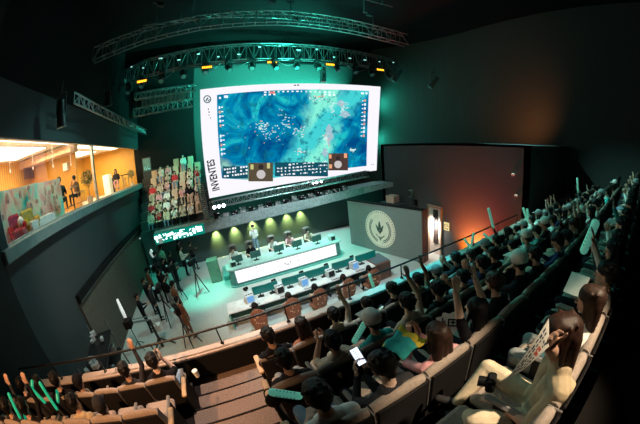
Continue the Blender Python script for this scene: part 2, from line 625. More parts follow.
def seated(arms='lap', sleeve='short', look=(0, 1, -.15), lean=0, knees=.13, hair='short', crossed=False, flat=False):
    s = Fig()
    T = 1; B = 2
    L = lean
    hip = V((0, .02, .51))
    s.cap((-.075, .02, .53), (.075, .02, .53), .115, .115, B)
    wa = V((0, -.02 + L * .25, .70)); ch = V((0, -.05 + L * .6, .90)); nk = V((0, -.04 + L * .8, 1.06))
    s.cap((-.05, .01, .60), wa + V((-.04, 0, 0)), .12, .115, T); s.cap((.05, .01, .60), wa + V((.04, 0, 0)), .12, .115, T)
    for q in (-1, 1): s.cap(wa + V((.045 * q, 0, 0)), ch + V((.085 * q, 0, 0)), .118, .115, T)
    sh = V((0, -.045 + L * .7, 1.0))
    s.cap(sh + V((-.155, 0, -.02)), sh + V((.155, 0, -.02)), .068, .068, T)
    s.cap(sh + V((-.06, 0, .02)), sh + V((.06, 0, .02)), .068, .068, T)
    s.cap(nk + V((0, 0, -.02)), nk + V((0, .02, .08)), .056, .052, 0)
    hc = nk + V((0, .035 + .02, .165))
    s.head(hc, look)
    # legs
    for q in (-1, 1):
        K = V((knees * q, .47, .56)); A = V((.12 * q, .48, .12))
        if crossed:
            K = V((.23 * q, .42, .66)); A = V((.02 * q + .0, .54 + .03 * q, .42 + .05 * q))
        s.cap((.085 * q, .04, .53), K, .098, .066, B)
        s.cap(K, A, .062, .042, B)
        T0 = A + V((.01 * q, .03, -.06))
        s.cap(T0 + V((0, -.05, 0)), T0 + V((.01 * q, .12, -.015)), .04, .034, 3)
        s.cap(A, T0, .036, .036, 3)
    fm = T if sleeve == 'long' else 0
    tips = {}
    for q in (-1, 1):
        S = sh + V((.185 * q, 0, -.025))
        mode = arms
        if arms == 'stick': mode = 'up' if q > 0 else 'lap'
        if arms == 'upleft': mode = 'up' if q < 0 else 'lap'
        if arms == 'chin': mode = 'chin' if q < 0 else 'lap'
        if arms == 'board' and q < 0: mode = 'lap'
        if mode == 'lap':
            H = V((.10 * q, .26 + L * .3, .68)); bend = (q * .8, -.5, -.4); d = (-.5 * q, .8, -.1); n = (0, 0, -1)
        elif mode == 'up':
            H = S + V((.06 * q, .24, .42)); bend = (q, -.2, -.5); d = (0, .15, 1); n = (-.1 * q, 1, 0)
        elif mode == 'raise':
            H = S + V((-.02 * q, .18, .48)); bend = (q, 0, -.3); d = (-.12 * q, .1, 1); n = (-q * .4, 1, 0)
        elif mode == 'clap':
            H = V((.045 * q, .30 + L * .5, 1.03)); bend = (q * .7, -.1, -1); d = (0, .35, 1); n = (-q, 0, 0)
        elif mode == 'phone':
            H = V((.06 * q, .30 + L * .5, .93)); bend = (q * .8, -.3, -1); d = (-.15 * q, .45, .8); n = (-q * .8, -.5, .2)
        elif mode == 'sign':
            H = V((.16 * q, .36, .90)); bend = (q * .8, -.3, -1); d = (-.2 * q, .3, .9); n = (-q * .8, -.4, 0)
        elif mode == 'board':
            wp = ray(547, 335) * 1.27 if q > 0 else ray(519, 371) * 1.19
            H = Matrix.Rotation(-.47, 3, 'Z') @ (wp - V((1.26, .18, Z[3] - .95))) / 1.04 + V((0, 0, .10))
            H = H - V((.0, .03, .07)); bend = (q * .8, -.3, -1); d = (-.2 * q, .3, .9); n = (-q * .8, -.4, 0)
        elif mode == 'chin':
            H = V((.05 * q, .13 + L, 1.05)); bend = (q * .4, .4, -1); d = (0, -.35, .9); n = (0, -1, 0)
        elif mode == 'table':
            H = V((.15 * q, .40, .80)); bend = (q, -.4, -.6); d = (-.15 * q, 1, -.05); n = (0, 0, -1)
        E, W = s.limb2(S, H, .275, .235, bend, .056, .043, .031, T, fm)
        if sleeve == 'short': s.cap(S, S + (E - S) * .75, .062, .058, T)
        d = V(d)
        s.hand(W, d, n, .65 if mode in ('phone', 'sign', 'chin', 'board') else .3, .15, q)
        tips[q] = W + d.normalized() * .07
    def low(p): return V((p.x, p.y, p.z - .10 * min(1, max(0, p.z - .1) / .35)))
    s.c = [(low(a), low(b), ra, rb, m) for a, b, ra, rb, m in s.c]
    s.hc = low(s.hc)
    s.tips = {q: low(t) for q, t in tips.items()}
    return s


def standing(arms='hold', look=(0, 1, -.1), sleeve='long'):
    s = Fig(); T = 1; B = 2
    s.cap((-.07, 0, .93), (.07, 0, .93), .105, .105, B)
    for q in (-1, 1):
        s.cap((.05 * q, 0, 1.0), (.08 * q, -.01, 1.30), .105, .11, T)
        K = V((.10 * q, .03, .50)); A = V((.12 * q, -.01, .10))
        s.cap((.085 * q, 0, .90), K, .092, .058, B); s.cap(K, A, .055, .040, B)
        s.cap(A + V((0, -.03, -.055)), A + V((.02 * q, .15, -.065)), .038, .032, 3); s.cap(A, A + V((0, 0, -.05)), .036, .036, 3)
    s.cap((-.155, -.01, 1.40), (.155, -.01, 1.40), .065, .065, T)
    s.cap((-.06, -.01, 1.43), (.06, -.01, 1.43), .06, .06, T)
    s.cap((0, -.01, 1.45), (0, .01, 1.55), .053, .05, 0)
    s.head((0, .035, 1.64), look)
    tips = {}
    for q in (-1, 1):
        S = V((.185 * q, -.01, 1.395))
        if arms == 'hold' or (arms == 'mic' and q < 0):
            H = V((.10 * q, .32, 1.18)); bend = (q * .5, -.3, -1); d = (-.4 * q, .9, .1); n = (0, 0, -1 if arms == 'hold' else 1)
        elif arms == 'mic':
            H = V((.08, .22, 1.42)); bend = (q * .6, .1, -1); d = (-.5, .1, .8); n = (0, -1, 0)
        else:
            H = V((.25 * q, .02, .90)); bend = (q, -.6, 0); d = (0, .05, -1); n = (-q, 0, 0)
        E, W = s.limb2(S, H, .285, .25, bend, .054, .042, .031, T, T if sleeve == 'long' else 0)
        s.hand(W, d, n, .5, .1, q); tips[q] = W + V(d).normalized() * .07
    s.tips = tips
    return s


BASEM = [SKIN, DARKC, DARKC, SHOE, EYE, LIP]
LIB = {}


def lib(name, fig, hair, vox=.0095, ratio=.3):
    LIB[name] = (fig.mesh('body', BASEM, vox, ratio), fig.hair(hair), fig)


lib('lap', seated('lap', 'short'), 'short')
lib('lap_long', seated('lap', 'long', hair='long'), 'long')
lib('clap', seated('clap', 'short', look=(0, 1, 0)), 'short')
lib('clap_long', seated('clap', 'long'), 'long')
lib('stick', seated('stick', 'long', look=(0, 1, 0)), 'short')
lib('raise', seated('raise', 'short', look=(0, 1, .1)), 'long')
lib('phone', seated('phone', 'long', look=(0, 1, -.5)), 'short', .008, .4)
lib('chin', seated('chin', 'long', look=(.2, 1, -.1), lean=.15), 'short')
lib('sign', seated('sign', 'short', look=(-.2, 1, -.35), lean=.05), 'long', .008, .4)
lib('crossed', seated('board', 'short', look=(-.35, 1, -.25), lean=.06, crossed=True), 'long', .0075, .5)
lib('table', seated('table', 'short', look=(0, 1, -.3), lean=.1), 'short')
lib('stand_hold', standing('hold'), 'short')
lib('stand_mic', standing('mic'), 'short')
lib('stand_rest', standing('rest'), 'short')

CL = {
    'black': cloth('black', (.010, .010, .013)), 'charcoal': cloth('charcoal', (.03, .03, .036)),
    'white': cloth('white', (.72, .72, .70)), 'cream': cloth('cream', (.62, .52, .38)), 'grey': cloth('grey', (.28, .29, .30)),
    'teal': cloth('teal', (.04, .38, .38)), 'navy': cloth('navy', (.02, .03, .09)), 'orange': cloth('orange', (.65, .18, .04)),
    'rust': cloth('rust', (.34, .12, .07)), 'blue': cloth('blue', (.20, .30, .42)), 'khaki': cloth('khaki', (.45, .36, .24)),
    'pink': cloth('pink', (.65, .33, .36)), 'beige': cloth('beige', (.55, .43, .34)), 'brown': cloth('brown', (.20, .10, .06)),
    'lime': cloth('lime', (.3, .4, .1)), 'yellow': cloth('yellow', (.60, .45, .05)), 'red': cloth('red', (.5, .04, .05)),
}


def person(kind, loc, rz, label, group=None, top='black', bottom='black', skin=None, hair=None, scale=1.0, hat=None, headset=False, longhair=False):
    bm_, hm, fig = LIB[kind]
    root = empty('person', loc, rz, label, 'person', group)
    root.scale = (scale,) * 3
    b = bpy.data.objects.new('body', bm_); col.objects.link(b); b.parent = root
    for i, mm in ((0, skin or SKIN), (1, CL[top]), (2, CL[bottom])):
        b.material_slots[i].link = 'OBJECT'; b.material_slots[i].material = mm
    h = bpy.data.objects.new('hair', hm); col.objects.link(h); h.parent = root
    if hair is not None:
        h.material_slots[0].link = 'OBJECT'; h.material_slots[0].material = hair
    if hat:
        c = fig.hc
        P = lambda a, b2, z: c + fig.hr * a + fig.hf * b2 + fig.hu * z
        mb = MB().caps(P(0, -.035, .06), P(0, -.005, .07), .108, .104, 14, 5)
        R = Matrix((fig.hr, fig.hf, fig.hu)).transposed()
        mb.box(P(0, .13, .065), (.15, .12, .014), R, bev=.005)
        mb.build('cap', CL[hat], root)
    if headset:
        c = fig.hc
        P = lambda a, b2, z: c + fig.hr * a + fig.hf * b2 + fig.hu * z
        mb = MB()
        for q in (-1, 1): mb.cyl(P(.09 * q, -.01, .0), P(.125 * q, -.01, .0), .042, .038, 12)
        arc = [P(.112 * math.cos(t), -.01, .02 + .14 * math.sin(t)) for t in [PI * i / 10 for i in range(11)]]
        mb.tube(arc, .013, 6)
        mb.build('headset', WHITE if headset == 'white' else BLACK, root)
    root['_k'] = kind
    return root


def handpos(root, q=1):
    fig = LIB[root['_k']][2]
    t = fig.tips[q] * root.scale[0]
    return V(root.location) + Matrix.Rotation(root.rotation_euler.z, 3, 'Z') @ t


# ---------------------------------------------------------------- props held by the crowd
GLOW = mat('light_stick_shell', (.30, .78, .60), .35, emit=.22, ecol=(.2, .8, .6))
GLOWG = mat('green_light_stick_shell', (.02, .55, .36), .35, emit=.25, ecol=(0, .8, .45))


def stick(p0, p1, r, label, m=GLOW, group='inflatable cheering sticks'):
    p0, p1 = V(p0), V(p1)
    d = p1 - p0
    t = empty('cheering_stick', p0, 0, label, 'cheering stick', group)
    n = 9
    mb = MB()
    L = d.length
    dn = d.normalized()
    mb.caps(dn * r, d - dn * r, r * .95, r, 14, 5)
    mb.build('tube', m, t)
    # printed marks along the tube
    k = MB()
    u = dn.cross(V((0, 0, 1))).normalized(); w = u.cross(dn)
    for i in range(6):
        c = dn * (L * (.25 + .1 * i))
        for vv in (w, -w, u, -u):
            k.box(c + vv * r, (.004, .004, .004) if False else (r * .35, r * .5, .010), Matrix((dn.cross(vv), vv, dn)).transposed() @ Matrix.Diagonal((1, .15, 1)))
    k.build('printed_marks', mat('stick_print', (.10, .30, .27), .5), t)
    return t


# ================================================================ CROWD
GR = 'spectators in the main block'
GLF = 'spectators in the side block'
spec = {}   # (block,row,i) -> dict
spec['R', 0, 0] = dict(kind='lap', top='black', bottom='beige', word='dark haired person in black with light knees')
spec['R', 0, 1] = dict(kind='lap_long', top='rust', bottom='black', word='long haired person in a rust brown coat', hair=HAIRB)
spec['R', 0, 2] = dict(kind='stick', top='beige', bottom='black', word='short haired person in beige with one arm raised')
spec['R', 0, 3] = dict(kind='lap', top='black', bottom='khaki', word='person in black jacket and tan trousers')
spec['R', 0, 4] = dict(kind='lap', top='black', bottom='black', word='person in a black jacket holding a pale stick')
spec['R', 1, 0] = dict(kind='lap', top='charcoal', bottom='grey', word='dark haired person in charcoal with patterned grey trousers')
spec['R', 1, 1] = dict(kind='clap', top='beige', bottom='beige', word='round headed person in beige with raised hands')
spec['R', 1, 2] = dict(kind='lap', top='teal', bottom='black', hat='white', word='person in teal shirt with a white cap')
spec['R', 1, 3] = dict(kind='stick', top='beige', bottom='black', word='dark haired person in cream with bare arm and pale stick', flag='stick')
spec['R', 1, 4] = dict(kind='lap', top='black', bottom='grey', word='person in black beside the pale stick')
spec['R', 1, 5] = dict(kind='clap', top='charcoal', bottom='black', word='person clapping with both hands at face height')
spec['R', 2, 0] = dict(kind='lap', top='white', bottom='blue', word='big dark haired person in a white shirt and pale blue trousers')
spec['R', 2, 1] = dict(kind='phone', top='charcoal', bottom='black', word='short haired person in dark hooded jacket looking at a phone')
spec['R', 2, 2] = dict(kind='clap_long', top='pink', bottom='black', word='long brown haired person in pink clapping', hair=HAIRB)
spec['R', 2, 3] = dict(kind='raise', top='black', bottom='black', word='person in black raising both hands', long=True)
spec['R', 3, 1] = dict(kind='crossed', rz=.42, top='khaki', bottom='cream', word='long haired person in a khaki shirt and cream trousers holding a sign', hair=HAIRB, scale=1.04)
spec['R', 3, 2] = dict(kind='lap_long', top='white', bottom='grey', word='long haired person in a white top behind the khaki shirt', hair=HAIRB)
spec['R', 3, 3] = dict(kind='stick', top='white', bottom='black', word='person in white raising a large pale green stick')
spec['L', 0, 0] = dict(kind='clap', top='black', bottom='blue', word='dark haired person in black with hands together')
spec['L', 0, 1] = dict(kind='stick', top='charcoal', bottom='teal', word='person in charcoal raising a red lit hand')
spec['L', 0, 3] = dict(kind='lap', top='black', bottom='grey', scale=.9, word='person in black with a black cap', hat='black')
spec['L', 0, 4] = dict(kind='lap', top='black', bottom='khaki', word='person in black with tan trousers')
spec['L', 0, 5] = dict(kind='lap_long', top='charcoal', bottom='black', word='long haired person in charcoal')
spec['L', 0, 6] = dict(kind='lap', top='black', bottom='black', word='person in plain black')
spec['L', 1, 2] = dict(kind='chin', top='khaki', bottom='beige', scale=.86, word='person in khaki leaning to one side')
spec['L', 1, 1] = dict(kind='lap', top='charcoal', bottom='grey', scale=.86, word='person in a charcoal jacket and charcoal cap', hat='charcoal')
spec['L', 1, 4] = dict(kind='stick', top='black', bottom='black', word='person in black raising a green stick')
spec['L', 1, 5] = dict(kind='stick', top='charcoal', bottom='black', word='person in charcoal raising a green stick')
spec['L', 1, 6] = dict(kind='lap', top='black', bottom='black', word='person in black with a grey cap', hat='grey')
spec['L', 1, 7] = dict(kind='stick', top='black', bottom='charcoal', word='person in black and charcoal raising a green stick')
EMPTYS = {('R', 3, 0), ('L', 0, 2), ('L', 1, 0), ('L', 1, 3), ('L', 0, 7), ('R', 3, 22), ('R', 3, 23)}
people = {}
tops = ['black', 'black', 'black', 'black', 'white', 'white', 'black', 'grey', 'teal', 'navy', 'beige', 'black', 'white', 'charcoal', 'white', 'brown']
kinds = ['lap', 'lap', 'lap_long', 'clap', 'clap_long', 'stick', 'clap', 'chin', 'lap', 'phone', 'raise', 'lap', 'lap_long']
rnd = random.Random(21)
act = {'lap': 'sitting with hands in lap', 'lap_long': 'long haired, hands in lap', 'clap': 'clapping', 'clap_long': 'long haired, clapping', 'stick': 'with the right arm raised',
       'raise': 'with both arms raised', 'chin': 'resting chin on one hand', 'phone': 'holding both hands before the chest'}
for key, x in SEATS.items():
    if key in EMPTYS: continue
    blk, k, i = key
    d = spec.get(key)
    side = 'right' if blk == 'R' else 'left'
    place = '%s %s block, %s seat' % (ROWN[k], 'main' if blk == 'R' else 'side', ORD[i])
    if d is None:
        kd = rnd.choice(kinds); tp = rnd.choice(tops); bt = rnd.choice(['black', 'black', 'charcoal', 'grey', 'blue', 'beige'])
        hat = rnd.choice([None] * 14 + ['white', 'grey'])
        d = dict(kind=kd, top=tp, bottom=bt, word='person in %s %s' % (tp, act[kd]), hat=hat, hair=rnd.choice([None, None, None, HAIRB]))
    dy = rnd.uniform(-.02, .03)
    jx, jr = rnd.uniform(-.03, .03), rnd.uniform(-.12, .12)
    if 'rz' in d: jx = jr = dy = 0
    p = person(d['kind'], V((x + jx, Y[k] + .13 + dy + (.17 if blk == 'L' else 0), FLR[k])), jr + .05 + d.get('rz', 0),
               ('%s, %s' % (d['word'], place)) if len(('%s %s' % (d['word'], place)).split()) < 16 else '%s, %s' % (d['word'], ROWN[k]), GR if blk == 'R' else GLF, d['top'], d['bottom'],
               rnd.choice([SKIN, SKIN, SKIN2]), d.get('hair'), d.get('scale', rnd.uniform(.93, 1.03)), d.get('hat'))
    people[key] = p

# sticks in raised hands of the far crowd
n = 0
for key, p in people.items():
    if key[0] == 'R' and p['_k'] in ('stick', 'raise') and key not in (('R', 0, 2), ('R', 2, 3), ('R', 3, 3)) and key[2] > 8:
        n += 1
        if n % 4 == 1: 
            h = handpos(p, 1)
            a = rnd.uniform(-.5, .5)
            stick(h - V((0, 0, .04)), h + V((a * .3, .1, .5)), .036, 'pale green cheering stick raised in the %s, %s seat' % (ROWN[key[1]], ORD[key[2]]))


# named sticks placed where the photo shows them
def px_stick(a, b, dist, r, label, m=GLOW, d2=None):
    stick(ray(*a).normalized() * dist, ray(*b).normalized() * (d2 or dist), r, label, m)


px_stick((472, 249), (464, 237), 7.2, .034, 'short pale stick tilted left before the orange glow')
px_stick((470, 248), (474, 231), 7.0, .034, 'short pale stick held upright before the orange glow')
px_stick((495, 242), (483, 232), 7.1, .036, 'short pale stick tilted left, rightmost of three by the orange glow')
px_stick((528, 222), (523, 206), 9.0, .04, 'small pale stick left of a pair below the dark wall corner')
px_stick((529, 222), (527, 207), 8.8, .04, 'small pale stick right of a pair below the dark wall corner')
px_stick((582, 253), (597, 218), 3.25, .052, 'large pale green stick held high among the right hand crowd')
px_stick((374, 287), (369, 272), 5.2, .032, 'pale stick held before the player desk')
px_stick((353, 342), (367, 318), 3.2, .036, 'pale green stick leaning over the second row backs')
px_stick((303, 395), (268, 390), 2.15, .032, 'pale mint stick lying across the aisle seat by the stairs')
px_stick((21, 418), (8, 391), 5.0, .027, 'green stick at far lower left, leftmost of all', GLOWG)
px_stick((27, 420), (17, 394), 5.1, .027, 'green stick beside the leftmost one', GLOWG)
px_stick((46, 402), (29, 384), 4.9, .026, 'green stick leaning left with two others crossing it', GLOWG)
px_stick((58, 409), (39, 380), 4.8, .026, 'long green stick crossing in front of the others', GLOWG)
px_stick((33, 396), (32, 378), 5.0, .025, 'short upright green stick behind the crossing ones', GLOWG)
px_stick((58, 402), (57, 388), 5.1, .028, 'short dull green stick held upright beside the left seats', GLOWG)

# glowing phone
pp = at(358, 355, 1, 1.42)
ph = empty('smartphone', people['R', 2, 1].location, 0, 'lit smartphone held up by the short haired person in the dark jacket', 'phone')
hp = (handpos(people['R', 2, 1], 1) + handpos(people['R', 2, 1], -1)) / 2 + V((0, .02, .06))
c = ray(358, 355); c = c * (hp.length / c.length)
ph.location = c
look = (V((0.2, 1.2, -1.2)) - V(c)).normalized()
R = (V((0, 0, 0)) - V(c)).to_track_quat('Z', 'Y').to_matrix() @ Matrix.Rotation(.35, 3, 'Z')
MB().box((0, 0, -.005), (.078, .162, .009), R, bev=.004).build('case', BLACK, ph)
MB().box(R @ V((0, 0, .0015)), (.070, .150, .003), R).build('screen', emis('phone_screen', (.75, .82, 1), 1.6), ph)
mb = MB()
for j in range(6): mb.box(R @ V((-.012 + .008 * (j % 3), .055 - j * .018, .0035)), (.03, .004, .001), R)
mb.build('screen_text', mat('screen_grey', (.2, .25, .4), .5), ph)


def board(name, px4, dist4, label, cat, m, marks, thick=.006):
    """a flat sign given by its four corners in space"""
    P = [ray(*p).normalized() * d for p, d in zip(px4, dist4)]
    n0 = (P[1] - P[0]).cross(P[2] - P[0]); r0 = ray(*px4[3]); P[3] = r0 * (P[0].dot(n0) / r0.dot(n0))
    c = sum(P, V()) / 4
    t = empty(name, c, 0, label, cat)
    P = [p - c for p in P]
    nrm = (P[1] - P[0]).cross(P[3] - P[0]).normalized()
    if nrm.dot(-c) < 0: nrm = -nrm
    mb = MB()
    vs = P + [p - nrm * thick for p in P]
    mb.add(vs, [[0, 1, 2, 3], [7, 6, 5, 4]] + [[i, (i + 1) % 4, (i + 1) % 4 + 4, i + 4][::-1] for i in range(4)])
    mb.build('board', m, t)
    U = lambda u, v: (P[0] * (1 - u) + P[1] * u) * (1 - v) + (P[3] * (1 - u) + P[2] * u) * v + nrm * .002
    for nm, mm, rects in marks:
        k = MB()
        for (u0, v0, u1, v1) in rects:
            k.quad(U(u0, v0), U(u1, v0), U(u1, v1), U(u0, v1))
        k.build(nm, mm, t)
    return t


INK = mat('blue_ink', (.01, .04, .10), .7); INKR = mat('red_ink', (.6, .1, .08), .7)
PAPER = mat('white_card', (.85, .84, .78), .8, var=.05)
r2 = random.Random(4)
rows = []
for j in range(4):
    u = .1
    while u < .86:
        w = r2.uniform(.04, .08); v0 = .14 + j * .19 + r2.uniform(-.02, .02)
        if not (j > 1 and .45 < u < .72): rows.append((u, v0, u + w, v0 + r2.uniform(.07, .13)))
        u += w + .03
board('cheer_sign', [(506, 379), (549, 317), (549, 345), (524, 368)], [1.16, 1.28, 1.25, 1.15],
      'white hand lettered cheer sign with blue writing held by the person in khaki', 'sign', PAPER,
      [('blue_lettering', INK, rows), ('red_drawing', INKR, [(.5, .55, .58, .85), (.58, .5, .68, .62), (.62, .64, .7, .8)])])
board('white_board', [(563, 290), (572, 270), (590, 276), (580, 296)], [2.4, 2.5, 2.35, 2.3],
      'plain pale card held flat in front of the white top, behind the khaki shirt', 'sign', mat('pale_card', (.6, .66, .64), .8), [])
# fan shaped sign with a character
c = ray(451, 321) * 2.75
t = empty('fan_sign', c, 0, 'white cloud shaped fan sign with dark brush marks above the long haired person', 'sign')
R = (-V(c)).to_track_quat('Z', 'Y').to_matrix()
poly = [((.145 + .018 * math.cos(9 * a)) * math.cos(a), (.10 + .012 * math.cos(9 * a)) * math.sin(a)) for a in [2 * PI * i / 60 for i in range(60)]]
MB().prism(poly, -.004, .004, R).build('board', PAPER, t)
mb = MB()
for (x, y, w, h) in ((.02, .03, .09, .014), (.02, -.035, .1, .014), (-.025, 0, .014, .07), (.065, 0, .014, .07), (.02, .0, .05, .012), (.02, .0, .012, .05), (-.085, .02, .012, .05), (-.07, .0, .03, .012), (-.075, -.03, .035, .01)):
    mb.box(R @ V((x, y, .006)), (w, h, .003), R)
mb.build('brush_marks', BLACK, t)
MB().cyl(R @ V((0, -.1, 0)), R @ V((0, -.24, 0)), .009).build('handle', TANW, t)

# draped jersey over the seat back between the rows
def draped(name, pxs, dist, label, cat, m1, m2=None):
    P = [ray(*p).normalized() * d for p, d in zip(pxs, dist)]
    c = sum(P, V()) / len(P)
    t = empty(name, c, 0, label, cat)
    nx, ny = 12, 8
    mb = MB()
    vs = []
    for top in (0, 1):
        for j in range(ny + 1):
            for i in range(nx + 1):
                u, v = i / nx, j / ny
                p = (P[0] * (1 - u) + P[1] * u) * (1 - v) + (P[3] * (1 - u) + P[2] * u) * v - c
                p = p + V((0, 0, .018 * math.sin(u * 9 + v * 4) + .014 * math.sin(v * 11 + 2 * u) - .012 * top))
                vs.append(p)
    N = (nx + 1) * (ny + 1)
    fs = []
    for j in range(ny):
        for i in range(nx):
            a = j * (nx + 1) + i
            fs.append([a, a + 1, a + nx + 2, a + nx + 1]); fs.append([N + a + nx + 1, N + a + nx + 2, N + a + 1, N + a])
    for i in range(nx):
        fs.append([i + 1, i, N + i, N + i + 1]); a = ny * (nx + 1) + i; fs.append([a, a + 1, N + a + 1, N + a])
    for j in range(ny):
        a = j * (nx + 1); fs.append([a, a + nx + 1, N + a + nx + 1, N + a]); a += nx; fs.append([a + nx + 1, a, N + a, N + a + nx + 1])
    mb.add(vs, fs, True)
    if m2:
        for q, f in enumerate(mb.f):
            mb.m[q] = 1 if (sum(mb.v[i].x for i in f) / len(f)) > c.x * .0 + .05 or q % 23 == 0 else 0
    mb.build('cloth', [m1, m2] if m2 else m1, t)
    return t


draped('jersey', [(382, 345), (402, 325), (428, 338), (402, 356)], [2.15, 2.3, 2.2, 2.0], 'teal and yellow sports jersey laid over a seat back in the second row', 'jersey', CL['teal'], CL['yellow'])

# black bag on the end of the armrest by the big haired person and things on the armrests near the khaki shirt
t = empty('shoulder_bag', at(273, 399, 2, -2.02), 0, 'small black bag hanging at the row end beside the stairs', 'bag')
MB().ell((0, 0, 0), (.075, .06, .085)).build('pouch', BLACK, t)
MB().tube([V((.05 * math.cos(a), 0, .07 + .1 * math.sin(a))) for a in [PI * i / 8 for i in range(9)]], .007, 6).build('strap', BLACK, t)
t = empty('paper_cup', ray(196, 372) * 3.8, 0, 'small cup held at the aisle end of the left front row', 'cup')
MB().cyl((0, 0, -.05), (0, 0, .05), .03, .04).build('cup', WHITE, t)
t = empty('camera', ray(491, 381) * 1.52, .5, 'black compact camera resting on the armrest beside the cream trousers', 'camera')
MB().box((0, 0, 0), (.11, .05, .07), rotm(0, 0, 0), bev=.012).build('camera_body', BLACK, t)
MB().cyl((0, .02, 0), (0, .07, 0), .03).build('lens', METAL, t)
MB().box((0, 0, .042), (.035, .03, .018), bev=.004).build('viewfinder', METAL, t)

# wide end armrest of dark wood in front of the camera
# ================================================================ SCREEN
SCR = [V((-.80, 16.2, 4.0)), V((11.35, 16.2, 4.05)), V((11.25, 17.05, -2.18)), V((-.78, 17.05, -2.20))]   # TL TR BR BL
scn = (SCR[1] - SCR[0]).cross(SCR[3] - SCR[0]).normalized()
if scn.y > 0: scn = -scn
so = SCR[3].copy()
screen = empty('led_screen', so, 0, 'giant tilted screen with white border showing a top down blue game map', 'screen')


def spt(px, py, off=0):
    r = ray(px, py)
    t = (SCR[0] + scn * off).dot(scn) / r.dot(scn)
    return r * t - so


def squad(mb, pts, off, th=.0):
    """flat polygon on the screen face from picture positions"""
    P = [spt(*p, off=off) for p in pts]
    mb.add(P, [list(range(len(P)))])
    return mb


mb = MB()
P = [p - so for p in SCR]
back = [p - scn * .35 for p in P]
mb.add(P + back, [[0, 1, 2, 3], [7, 6, 5, 4]] + [[i, i + 4, (i + 1) % 4 + 4, (i + 1) % 4] for i in range(4)])
mb.m = [0, 1, 1, 1, 1, 1]
mb.build('cabinet', [emis('screen_white', (.95, .93, 1.0), 1.02), mat('cabinet_shell', (.28, .20, .22), .6)], screen)
# display picture
D = bpy.data.materials.new('display_picture'); D.use_nodes = True
nt = D.node_tree; nt.nodes.clear()
N = nt.nodes.new; Lk = nt.links.new
tc = N('ShaderNodeTexCoord'); 
n1 = N('ShaderNodeTexNoise'); n1.inputs['Scale'].default_value = .55; n1.inputs['Detail'].default_value = 8; n1.inputs['Roughness'].default_value = .65; n1.inputs['Distortion'].default_value = 1.2
Lk(tc.outputs['Object'], n1.inputs['Vector'])
r1 = N('ShaderNodeValToRGB'); e = r1.color_ramp.elements
e[0].position = .36; e[0].color = (.0, .07, .24, 1); e[1].position = .66; e[1].color = (.02, .62, .62, 1)
x = r1.color_ramp.elements.new(.5); x.color = (.0, .24, .46, 1)
Lk(n1.outputs['Fac'], r1.inputs['Fac'])
sep = N('ShaderNodeSeparateXYZ'); Lk(tc.outputs['Object'], sep.inputs[0])


def band(xc, k, w, soft):
    """1 inside a slanted band of the picture: |x + k z - xc| < w"""
    a = N('ShaderNodeMath'); a.operation = 'MULTIPLY_ADD'; Lk(sep.outputs['Z'], a.inputs[0]); a.inputs[1].default_value = k; Lk(sep.outputs['X'], a.inputs[2])
    nn = N('ShaderNodeTexNoise'); nn.inputs['Scale'].default_value = 1.1; nn.inputs['Detail'].default_value = 5; Lk(tc.outputs['Object'], nn.inputs['Vector'])
    b = N('ShaderNodeMath'); b.operation = 'MULTIPLY_ADD'; Lk(nn.outputs['Fac'], b.inputs[0]); b.inputs[1].default_value = 2.2; Lk(a.outputs[0], b.inputs[2])
    c = N('ShaderNodeMath'); c.operation = 'SUBTRACT'; Lk(b.outputs[0], c.inputs[0]); c.inputs[1].default_value = xc + 1.1
    d = N('ShaderNodeMath'); d.operation = 'ABSOLUTE'; Lk(c.outputs[0], d.inputs[0])
    m_ = N('ShaderNodeMapRange'); Lk(d.outputs[0], m_.inputs[0]); m_.inputs[1].default_value = w + soft; m_.inputs[2].default_value = w
    return m_.outputs[0]


def mixc(fac, a, b):
    m_ = N('ShaderNodeMix'); m_.data_type = 'RGBA'
    Lk(fac, m_.inputs[0])
    if isinstance(a, tuple): m_.inputs[6].default_value = a
    else: Lk(a, m_.inputs[6])
    if isinstance(b, tuple): m_.inputs[7].default_value = b
    else: Lk(b, m_.inputs[7])
    return m_.outputs[2]


c0 = r1.outputs['Color']
c1 = mixc(band(6.9, -.18, .75, .7), c0, (.25, .92, .72, 1))       # bright river running down the middle
c2 = mixc(band(3.9, -1.1, .5, .8), c1, (.06, .66, .68, 1))        # its arm towards the left
c3 = mixc(band(3.6, 1.4, .0, .9), c2, (.30, .62, .50, 1))
vz = N('ShaderNodeTexVoronoi'); vz.inputs['Scale'].default_value = 2.6; Lk(tc.outputs['Object'], vz.inputs['Vector'])
vm = N('ShaderNodeMapRange'); Lk(vz.outputs['Distance'], vm.inputs[0]); vm.inputs[1].default_value = .16; vm.inputs[2].default_value = .06
n3 = N('ShaderNodeTexNoise'); n3.inputs['Scale'].default_value = .7; Lk(tc.outputs['Object'], n3.inputs['Vector'])
n3m = N('ShaderNodeMapRange'); Lk(n3.outputs['Fac'], n3m.inputs[0]); n3m.inputs[1].default_value = .52; n3m.inputs[2].default_value = .62
mu = N('ShaderNodeMath'); mu.operation = 'MULTIPLY'; Lk(vm.outputs[0], mu.inputs[0]); Lk(n3m.outputs[0], mu.inputs[1])
c4 = mixc(mu.outputs[0], c3, (.6, .85, .85, 1))
n5 = N('ShaderNodeTexNoise'); n5.inputs['Scale'].default_value = 2.2; n5.inputs['Detail'].default_value = 9; n5.inputs['Roughness'].default_value = .75; Lk(tc.outputs['Object'], n5.inputs['Vector'])
n5m = N('ShaderNodeMapRange'); Lk(n5.outputs['Fac'], n5m.inputs[0]); n5m.inputs[1].default_value = .53; n5m.inputs[2].default_value = .60; n5m.inputs[4].default_value = .75
c5 = mixc(n5m.outputs[0], c4, (.005, .16, .24, 1))
c6 = mixc(band(-.4, .9, .3, 1.6), c5, (.34, .40, .30, 1))
em = N('ShaderNodeEmission'); Lk(c6, em.inputs[0]); em.inputs[1].default_value = 1.0
